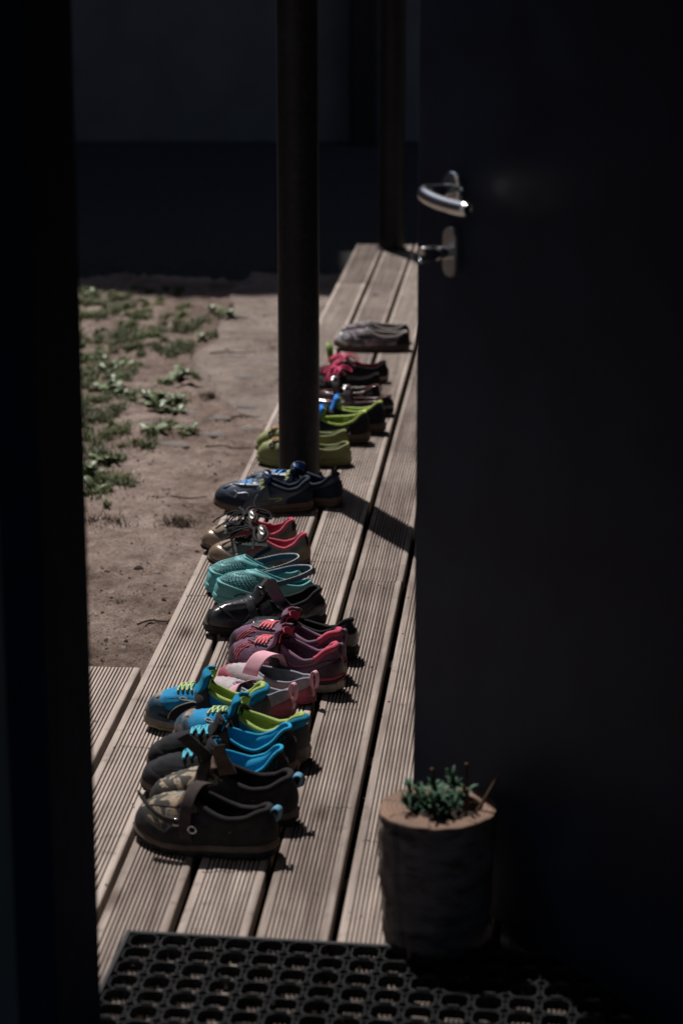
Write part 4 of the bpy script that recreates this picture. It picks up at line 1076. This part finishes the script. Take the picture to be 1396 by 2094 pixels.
# --- navy shoes with strap
m_navy = smat('navy_leather', (.018, .038, .075), rough=.45, spec=.5, var=.25, bump=.3, bscale=200, coat=.1, dirt=(.10, .095, .09), dirt_amt=.35, dscale=30)
m_navyd = smat('dark_navy_mesh', (.012, .020, .038), rough=.75, bump=.6, bscale=900)
m_bluelin = smat('royal_blue_lining', col(25, 80, 150, 1.9), rough=.85)
m_silv = smat('silver_trim', (.30, .32, .36), rough=.4, metal=.4, bump=.1)
m_yel = smat('pale_yellow_print', (.52, .55, .20), rough=.7)
m_tanr = smat('tan_sole', (.135, .098, .080), rough=.75, dirt=(.06, .045, .035), dirt_amt=.6)
def navy(toe, heel, asym, label):
    loc, ang, L = place(toe, heel)
    s = Shoe('sneaker', label, loc, ang, L, .090, asym, xt=.50, zh=.092, zs=.062, zm=.074, zf=.086, toe_h=.046, sole=.025, ow=.88)
    s.upper(m_navy); s.soles(m_tanr, m_tanr, .005, .0010, .45); s.lining(m_navyd, m_bluelin); s.collar(m_navyd, .0058)
    s.patch('toe_cap', m_navyd, -.19, .19, 0, lambda q: .34 - .10 * q * q, .0022)
    s.patch('heel_counter', m_navyd, .32, .68, 0, lambda q: .74 - .25 * q * q, .0016)
    for sg in (1, -1):
        s.line('trim', m_silv, [(sg * .10, .42), (sg * .13, .36), (sg * .145, .16), (sg * .16, .08)], .0045, .0018); s.line('trim', m_silv, [(sg * .13, .38), (sg * .155, .48), (sg * .175, .40)], .003, .0018)
        s.line('trim', m_silv, [(sg * .185, .62), (sg * .21, .30), (sg * .225, .10)], .0025, .0016)
        s.line('trim', m_yel, [(sg * .24, .46), (sg * .28, .50), (sg * .30, .40), (sg * .285, .28)], .0022, .0015)
        s.line('eyestay', m_navy, [(sg * .03, .56), (sg * .08, .66), (sg * .115, .82), (sg * .13, .95)], .011, .0030)
    s.patch('toe_panel', m_navy, -.05, .05, .30, .58, .0026, 12, 6)
    mb = MB(); mw = MB()
    for x in (.52, .585):
        p = s.hoop(x, .4, .016, .006, 12); mb.add(*ribbon(p, (1, 0, -.45), .012, .002))
        p = s.hoop(x, .4, .010, .0072, 10); mw.add(*ribbon(p, (1, 0, -.45), .0045, .002))
    lc = s.part('elastic_lace', mb, smat('sky_blue_elastic', col(70, 130, 185, 1.7), rough=.7)); s.part('lace_stripe', mw, m_thread, parent=lc)
    s.tongue(m_navy, m_bluelin, .026, .052, .012, .007)
    st = s.strap(m_navy, .42, .35, .030, .0035, .036, .006)
    p = s.hoop(.42, .35, None, .0095, 26, .036)
    ii = len(p) // 2 - 6; c = p[ii]; tdir = Vector(p[ii - 3] - p[ii + 3]).normalized(); wv = Vector((1, 0, -.55)); wv = (wv - tdir * wv.dot(tdir)).normalized(); nn = wv.cross(tdir)
    if nn.z < 0: nn = -nn
    xa = tdir; ya = nn.cross(xa)
    M = Matrix.Translation(Vector(c) + nn * .0006) @ Matrix((xa, ya, nn)).transposed().to_4x4()
    tiny_text(s, 'lettering', m_yel, 'FILA', .017, M, st)
navy((-0.806, 5.762), (-0.566, 5.783), 1, 'navy strap shoe with pale yellow lettering, its whole side in view')
navy((-0.745, 5.909), (-0.498, 5.816), -1, 'navy strap shoe half hidden behind its twin, touching the round post')

# --- lime clogs
m_limefoam = smat('lime_foam', col(138, 142, 96, 1.1), rough=.6, var=.08, bump=.08)
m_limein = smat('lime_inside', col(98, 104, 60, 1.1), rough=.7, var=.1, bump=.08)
m_tan = smat('tan_foam_trim', (.46, .31, .17), rough=.7)
m_hole = smat('dark_vent', (.02, .022, .012), rough=.9)
def limeclog(toe, heel, asym, label):
    loc, ang, L = place(toe, heel)
    s = Shoe('clog', label, loc, ang, L, .092, asym, xt=.58, xh=.02, zh=.066, zs=.048, zm=.060, zf=.078, toe_h=.054, sole=.022, ow=.92, fw=.34, drop=.75, spring=.006)
    s.upper(m_limefoam); s.soles(m_limefoam, m_limefoam, .003, .0003, .4); s.lining(m_limein); s.collar(m_limefoam, .0038)
    for u, t in ((.085, .42), (-.085, .42), (.15, .38), (-.15, .38)):
        c = s.S(u, t); n_ = s.N(np.array(u), np.array(t)); M = Matrix.Translation(Vector(c)) @ Vector(n_).to_track_quat('Z', 'Y').to_matrix().to_4x4()
        s.part('vent', MB().add(*xf(lathe([(0, .0006), (.0068, .0006), (.0074, .0016), (.0092, .0014), (.0098, -.001)], 16), M)), m_hole)
    s.patch('trim_panel', m_tan, -.06, .06, .48, .86, .0030, 14, 8)
    for u in (-.03, .03):
        c = s.S(u, .58); n_ = s.N(np.array(u), np.array(.58)); a = np.linspace(0, 2 * PI * 1.4, 26)
        e1 = np.cross(n_, (0, 1, 0)); e1 /= np.linalg.norm(e1); e2 = np.cross(n_, e1)
        s.part('curl_trim', MB().add(*tube([c + n_ * .004 + (.010 - .0055 * k / 8.8) * (e1 * math.cos(k) + e2 * math.sin(k)) for k in a], .0018, 6)), m_tan)
limeclog((-.756, 6.230), (-.508, 6.248), 1, 'lime yellow clog behind the post, nearer the navy shoes')
limeclog((-.776, 6.372), (-.527, 6.388), -1, 'lime yellow clog behind the post, nearer the navy lime sneakers')

# --- navy sneakers with lime lining
m_limegr = smat('lime_green_lining', col(112, 132, 64, 1.45), rough=.9, bump=.4, bscale=900)
m_limeedge = smat('lime_binding', col(165, 182, 100, 1.6), rough=.8)
m_royal = smat('royal_blue_tongue', col(45, 110, 190, 1.9), rough=.85, bump=.3, bscale=900)
def navylime(toe, heel, asym, label):
    loc, ang, L = place(toe, heel)
    s = Shoe('sneaker', label, loc, ang, L, .090, asym, xt=.58, zh=.098, zs=.066, zm=.066, zf=.074, toe_h=.046, sole=.028, ow=.93)
    s.upper(m_navyd); s.soles(m_tanr, m_brownr, .005, .0014, .4); s.lining(m_limegr); s.collar(m_limeedge, .0036)
    s.patch('toe_cap', m_blackr, -.18, .18, 0, .36, .002); s.patch('heel_counter', m_blackf, .34, .66, 0, lambda q: .7 - .2 * q * q, .0018)
    s.line('heel_flash', m_silv, [(.345, .06), (.352, .20)], .006, .003, 6)
    s.tongue(m_royal, m_limegr, .040, .050, .018, .006)
    s.strap(m_blackf, .60, .3, .024, .003, .036, .005)
    s.line('piping', m_limeedge, [(.2, .2), (.26, .5), (.33, .6)], .002, .0014)
navylime((-.719, 6.510), (-.478, 6.500), 1, 'navy sneaker with lime lining and blue tongue, next to the lime clogs')
navylime((-.693, 6.642), (-.443, 6.622), -1, 'navy sneaker with lime lining and blue tongue, next to the dark patent shoes')

# --- dark patent strap shoes
m_patent = smat('dark_patent', (.020, .014, .015), rough=.10, spec=.6, coat=.6, var=.15, bump=.06, bscale=80)
m_pearl = smat('pearl_strap', (.10, .075, .075), rough=.22, spec=.6, coat=.4, metal=.3)
m_rosebind = smat('rose_brown_binding', (.16, .075, .070), rough=.18, coat=.5)
def maryjane(toe, heel, asym, label):
    loc, ang, L = place(toe, heel)
    s = Shoe('strap_shoe', label, loc, ang, L, .080, asym, xt=.74, xh=.02, zh=.066, zs=.044, zm=.040, zf=.040, toe_h=.036, sole=.018, ow=.94)
    s.upper(m_patent); s.soles(m_blackr, m_blackr, .003, .0006, .5); s.lining(m_blacklin); s.collar(m_rosebind, .0026)
    s.patch('heel_counter', m_patent, .38, .62, 0, .7, .0014)
    p = [(.004, .037, .030), (.006, .039, .046), (.010, .030, .066), (.014, .010, .079), (.016, -.010, .079), (.016, -.030, .064), (.014, -.038, .044), (.012, -.037, .030)]
    st = s.loose(m_pearl, p, .020, .0030, (1, .1, -.15), 'strap')
    s.part('buckle', MB().add(*xf(box(-.008, .008, -.007, .007, -.0015, .0025, .001), Matrix.Translation((.014, .012, .0815)) @ Matrix.Rotation(-.15, 4, 'X'))), m_metal, parent=st)
    s.line('piping', m_rosebind, [(.20, .5), (.12, .62), (0, .68), (-.12, .62), (-.20, .5)], .002, .0014)
maryjane((-.672, 6.858), (-.433, 6.840), 1, 'dark patent strap shoe with buckle, closer to the navy lime sneakers')
maryjane((-.720, 6.972), (-.476, 6.962), -1, 'dark patent strap shoe with buckle, closer to the pink laced shoes')

# --- black shoes with big pink laces
m_pinklace = smat('bright_pink_lace', col(195, 66, 104, 1.5), rough=.7)
m_wine = smat('wine_lining', col(105, 28, 50, 1.7), rough=.9)
def pinklace(toe, heel, asym, label, seed):
    loc, ang, L = place(toe, heel)
    s = Shoe('sneaker', label, loc, ang, L, .082, asym, xt=.56, zh=.070, zs=.050, zm=.056, zf=.064, toe_h=.038, sole=.018, ow=.84)
    s.upper(m_blackf); s.soles(m_whiter if seed % 2 else m_blackr, m_blackr, .003, .0006, .4); s.lining(m_wine); s.collar(m_blackf, .0032)
    s.patch('toe_cap', m_blackr, -.16, .16, 0, .34, .0016)
    s.tongue(m_blackf, m_wine, .014, .046, .008, .005)
    s.laces(m_pinklace, (.52, .57, .62), .018, .0026, .35, criss=True)
    p = s.hoop(.52, .3, None, .004); c = p[len(p) // 2]
    s.bow(m_pinklace, c + np.array([0, .002, .012]), .050, .0030, seed, 6, 3)
    s.bow(m_pinklace, c + np.array([.012, .010, .008]), .040, .0028, seed + 40, 4, 2, 'lace_ends')
pinklace((-.703, 7.090), (-.487, 7.112), 1, 'black sneaker with big pink lace bow, next to the patent strap shoes', 4)
pinklace((-.705, 7.262), (-.477, 7.290), -1, 'black sneaker with big pink lace bow and pale sole, next to the slip-ons', 9)

# --- floral slip-ons at the far end
def floral_mat():
    m = mat('shoe_floral_fabric', (.16, .13, .14), .8, .2, 60, .4, 700)
    n = m.node_tree.nodes; l = m.node_tree.links; b = n['Principled BSDF']
    tc = n.new('ShaderNodeTexCoord'); ns = n.new('ShaderNodeTexNoise'); ns.inputs['Scale'].default_value = 34; ns.inputs['Detail'].default_value = 2; ns.inputs['Distortion'].default_value = 1.5
    l.new(tc.outputs['Object'], ns.inputs[0]); cr = n.new('ShaderNodeValToRGB')
    e = cr.color_ramp.elements; e[0].position = .36; e[0].color = (.05, .04, .05, 1); e[1].position = .64; e[1].color = (.42, .10, .13, 1)
    x = e.new(.45); x.color = (.17, .13, .145, 1); x = e.new(.52); x.color = (.20, .15, .16, 1); x = e.new(.57); x.color = (.36, .48, .50, 1)
    l.new(ns.outputs[0], cr.inputs[0]); l.new(cr.outputs[0], b.inputs['Base Color'])
    return m
M_floral = floral_mat()
def slipon(toe, heel, asym, label):
    loc, ang, L = place(toe, heel)
    s = Shoe('slip_on_shoe', label, loc, ang, L, .088, asym, xt=.58, zh=.070, zs=.056, zm=.060, zf=.078, toe_h=.038, sole=.022, ow=.84, drop=.6)
    s.upper(M_floral); s.soles(smat('dark_taupe_sole', (.085, .065, .06), rough=.7), m_brownr, .004, .0003, .5); s.lining(smat('khaki_lining', (.16, .13, .09), rough=.9)); s.collar(smat('pale_grey_trim', (.42, .38, .37), rough=.8), .0034)
    s.patch('side_gusset', m_blackf, .125, .19, .52, .97, .0020, 10, 6); s.patch('side_gusset', m_blackf, -.19, -.125, .52, .97, .0020, 10, 6)
    s.patch('toe_bumper', m_whiter, -.15, .15, 0, .16, .0020); s.patch('toe_patch', m_silver, -.05, .05, .30, .42, .0022, 10, 5)
    s.patch('heel_counter', m_blackf, .36, .64, 0, .9, .0016)
slipon((-.684, 7.768), (-.440, 7.776), 1, 'floral slip-on shoe at the far end of the row, complete side in view')
slipon((-.684, 7.885), (-.449, 7.905), -1, 'floral slip-on shoe at the far end, mostly behind its twin')
# ------------------------------------------------------------------ weeds, grass and litter on the bare ground
CAMP, CAMY, FPX = math.radians(15.4555), math.radians(4.8693), 85 / 36 * 2094
def on_ground(cx, cy):
    px, py = cx / 3.035 + 140, cy / 3.035 + 540
    a, b = (px - 698) / FPX, -(py - 1047) / FPX
    f = Vector((-math.sin(CAMY) * math.cos(CAMP), math.cos(CAMY) * math.cos(CAMP), -math.sin(CAMP)))
    r = Vector((math.cos(CAMY), math.sin(CAMY), 0)); u = r.cross(f)
    d = f + r * a + u * b; t = (GZ - 1.6) / d.z
    return d.x * t, d.y * t
M_grass = mat('short_grass', (.100, .122, .036), .6, .45, 5, 0, spec=.3)
M_weed = mat('weed_leaf', (.098, .132, .056), .45, .35, 40, .2, 200, spec=.55)
grass_spots = [(150,200,60),(130,260,45),(300,290,75),(200,330,50),(430,330,50),(330,450,95),(450,460,60),(570,430,45),(720,300,45),(730,410,75),(820,380,50),(950,350,45),(1040,290,40),(900,450,55),(700,530,80),(850,590,60),(640,560,40),(110,580,45),(200,620,50),(150,690,40),(240,720,35),(430,620,30),(320,700,45),(370,690,40),(200,780,45),(300,800,50),(370,840,50),(600,750,40),(820,700,45),(130,880,50),(200,870,40),(100,960,60),(200,970,60),(300,930,40),(600,930,35),(680,870,45),(330,1050,45),(230,1080,45),(600,1020,50),(530,1060,40),(740,1060,40),(500,1130,45),(200,1200,50),(290,1210,40),(130,1290,45),(220,1330,60),(330,1340,50),(150,1430,60),(220,1430,40),(380,1380,35),(240,1525,15),(90,170,40),(60,240,60),(40,330,70),(30,450,80),(40,700,80),(30,900,80),(20,1200,80)]
for _ in range(90): grass_spots.append((random.uniform(60, 760), random.uniform(150, 560), random.uniform(16, 34)))
for _ in range(50): grass_spots.append((random.uniform(60, 420), random.uniform(560, 1250), random.uniform(14, 26)))
gb = MB(); GV = []; GF = []
for cx, cy, r in grass_spots:
    x0, y0 = on_ground(cx, cy); sx = r / 3.035 / 620; sy = sx * 2.2
    for _ in range(int(330 * (r / 55) ** 1.6)):
        x, y = random.gauss(x0, sx * .62), random.gauss(y0, sy * .62)
        if x > -.86: continue
        z = float(GZ) ; h = random.uniform(.006, .022) * (1.3 if random.random() < .15 else 1); a = random.uniform(0, 2 * PI); wd = random.uniform(.0011, .0024)
        bx, by = math.cos(a), math.sin(a); ln = random.uniform(.3, 1.4) * h; o = len(GV)
        GV += [(x - by * wd, y + bx * wd, z), (x + by * wd, y - bx * wd, z), (x + bx * ln * .45 + by * wd * .7, y + by * ln * .45 - bx * wd * .7, z + h * .7), (x + bx * ln * .45 - by * wd * .7, y + by * ln * .45 + bx * wd * .7, z + h * .7), (x + bx * ln, y + by * ln, z + h)]
        GF += [(o, o + 1, o + 2, o + 3), (o + 3, o + 2, o + 4)]
A = np.array(GV); zoff = gnoise(A[:, 0], A[:, 1])
A[:, 2] += zoff - .002
gb.V = [tuple(v) for v in A.tolist()]; gb.F = GF
tag(gb.build('grass', M_grass, smooth=False), kind='stuff')

# broad leaved weeds, each a plant of its own
weed_spots = [(200,580),(240,660),(300,780),(360,830),(600,750),(740,760),(570,880),(560,920),(530,1050),(740,1050),(820,480),(890,330),(220,1230),(180,1430),(315,640),(690,715),(240,790),(500,850),(680,940),(150,190),(130,1300),(1000,380),(710,760),(270,800),(540,890),(660,870)]
leaf_meshes = []
for k in range(4):
    G = leaf_geo(.052, .026, [.15, .3, .05, .42][k], 6)
    V, F = sheet(G, .0007); leaf_meshes.append(MB().add(V, F).mesh('leaf')); leaf_meshes[-1].materials.append(M_weed)
weed_spots.sort(key=lambda q: q[1]); ORD = ['first', 'second', 'third', 'fourth', 'fifth', 'sixth', 'seventh']
BAND = ['farthest', 'second farthest', 'middle', 'second nearest', 'nearest']
nb = math.ceil(len(weed_spots) / 5); weed_names = {}
for bi in range(5):
    for k, q in enumerate(sorted(weed_spots[bi * nb:(bi + 1) * nb])): weed_names[q] = f'low broad leaved weed, {ORD[k]} from the left in the {BAND[bi]} row of weeds'
for i, (cx, cy) in enumerate(weed_spots):
    x, y = on_ground(cx, cy); z = float(ground_z(x, y)) if x < -1.2 else -.117 if y > 7.7 and x > -1.2 else float(ground_z(x, y))
    p = empty('weed_plant', (x, y, z + .001), random.uniform(0, 6), label=weed_names[(cx, cy)], cat='weed', group='broad leaved weeds in the dirt')
    n_ = random.randint(6, 9); sc = random.uniform(.65, 1.15)
    for q in range(n_):
        o = link('leaf', leaf_meshes[random.randrange(4)], None, p, (random.uniform(-.012, .012), random.uniform(-.012, .012), .004))
        o.rotation_euler = (random.uniform(-.25, .25), -random.uniform(-.05, .35), q * 2 * PI / n_ + random.uniform(-.3, .3)); o.scale = (sc * random.uniform(.7, 1.2),) * 3

# soil clods, chips and twigs
def scatter(name, cnt, r0, r1, m, flat):
    db = MB()
    for _ in range(cnt):
        y = 3.9 + 5.8 * random.random() ** 1.3; x = -.83 - random.random() * (.15 + (y - 3.6) * .20)
        if x < -2.2: continue
        r = random.uniform(r0, r1) * (2.0 if random.random() < .05 else 1); z = float(ground_z(x, y)) if not (y > 7.7 and x > -1.15) else -.117
        n_ = 5; st = random.uniform(.6, 1.8); V = [(x + r * st * math.cos(2 * PI * k / n_) * random.uniform(.7, 1.2), y + r * math.sin(2 * PI * k / n_) * random.uniform(.7, 1.2), z - .001) for k in range(n_)] + [(x + random.uniform(-.3, .3) * r, y, z + r * flat * random.uniform(.5, .9))]
        db.add(V, [(k, (k + 1) % n_, n_) for k in range(n_)])
    tag(db.build(name, m, smooth=False), kind='stuff')
scatter('debris', 2200, .0016, .0050, mat('dark_soil_chip', (.060, .045, .038), .95, .4, 12, .4, 200, spec=.1), .8)
scatter('gravel', 1600, .0012, .0034, mat('pale_grit', (.36, .31, .29), .9, .35, 12, .4, 200, spec=.2), 1.0)
M_twig = mat('dry_twig', (.085, .060, .045), .85, .3, 40, .2, 200)
for (cx, cy, L, a, lab) in ((1020, 615, .16, .15, 'thin dry twig lying across the far dirt path'), (1130, 970, .12, .05, 'thin dry twig on the dirt near the deck edge'), (700, 1475, .14, .12, 'thin dry twig on the bare dirt beside the navy shoes'), (1000, 1150, .15, -.1, 'faint twig on the dirt left of the lime clogs'), (560, 2240, .10, .4, 'short twig on the dirt near the low platform board')):
    x, y = on_ground(cx, cy); z = max(float(ground_z(x, y)), -.117 if (y > 7.7 and x > -1.2) else -9) + .003
    pts = spline([(-L / 2, 0, 0), (-L / 6, .012, .003), (L / 6, -.006, .002), (L / 2, .014, .001)], 14)
    t = MB().add(*tube(pts, np.linspace(.003, .0015, len(pts)), 6)); o = t.build('twig', M_twig, loc=(x, y, z)); o.rotation_euler.z = a
    tag(o, lab, 'twig')
M_tuft = mat('dry_grass_tuft', (.070, .048, .032), .9, .4, 8, 0)
for (cx, cy, n_, sx, sy, lab) in ((1200, 860, 420, .075, .05, 'dark dry grass tuft against the deck left of the post'), (870, 840, 150, .03, .03, 'small dark dry tuft on the dirt path'), (690, 1640, 260, .05, .04, 'dark dry tuft on the dirt beside the gold sneakers'), (230, 1640, 160, .06, .05, 'dark dry tuft in the dirt near the door frame')):
    x0, y0 = on_ground(cx, cy); V = []; F = []
    for _ in range(n_):
        x, y = random.gauss(0, sx * .6), random.gauss(0, sy * .6)
        if x0 + x > -.80: continue
        h = random.uniform(.006, .026); a = random.uniform(0, 2 * PI); wd = .0018; bx, by = math.cos(a), math.sin(a); ln = h * random.uniform(.6, 2); o = len(V)
        V += [(x - by * wd, y + bx * wd, -.004), (x + by * wd, y - bx * wd, -.004), (x + bx * ln, y + by * ln, h)]; F += [(o, o + 1, o + 2)]
    z = max(float(ground_z(x0, y0)), -.118 if (y0 > 7.7) else -9)
    tag(MB().add(V, F).build('dry_tuft', M_tuft, smooth=False, loc=(x0, y0, z)), kind='stuff')
# green leaf lying on the deck by the slip-ons
G = leaf_geo(.075, .022, .5, 7); V, F = sheet(G, .0008)
lf = MB().add(V, F).build('fallen_leaf', smat('fresh_green_leaf', (.16, .27, .035), rough=.5), loc=(-.672, 7.50, .004)); lf.rotation_euler = (0, -.5, 1.9)
tag(lf, 'fresh green leaf lying between the pink laced shoes and slip-ons', 'leaf')
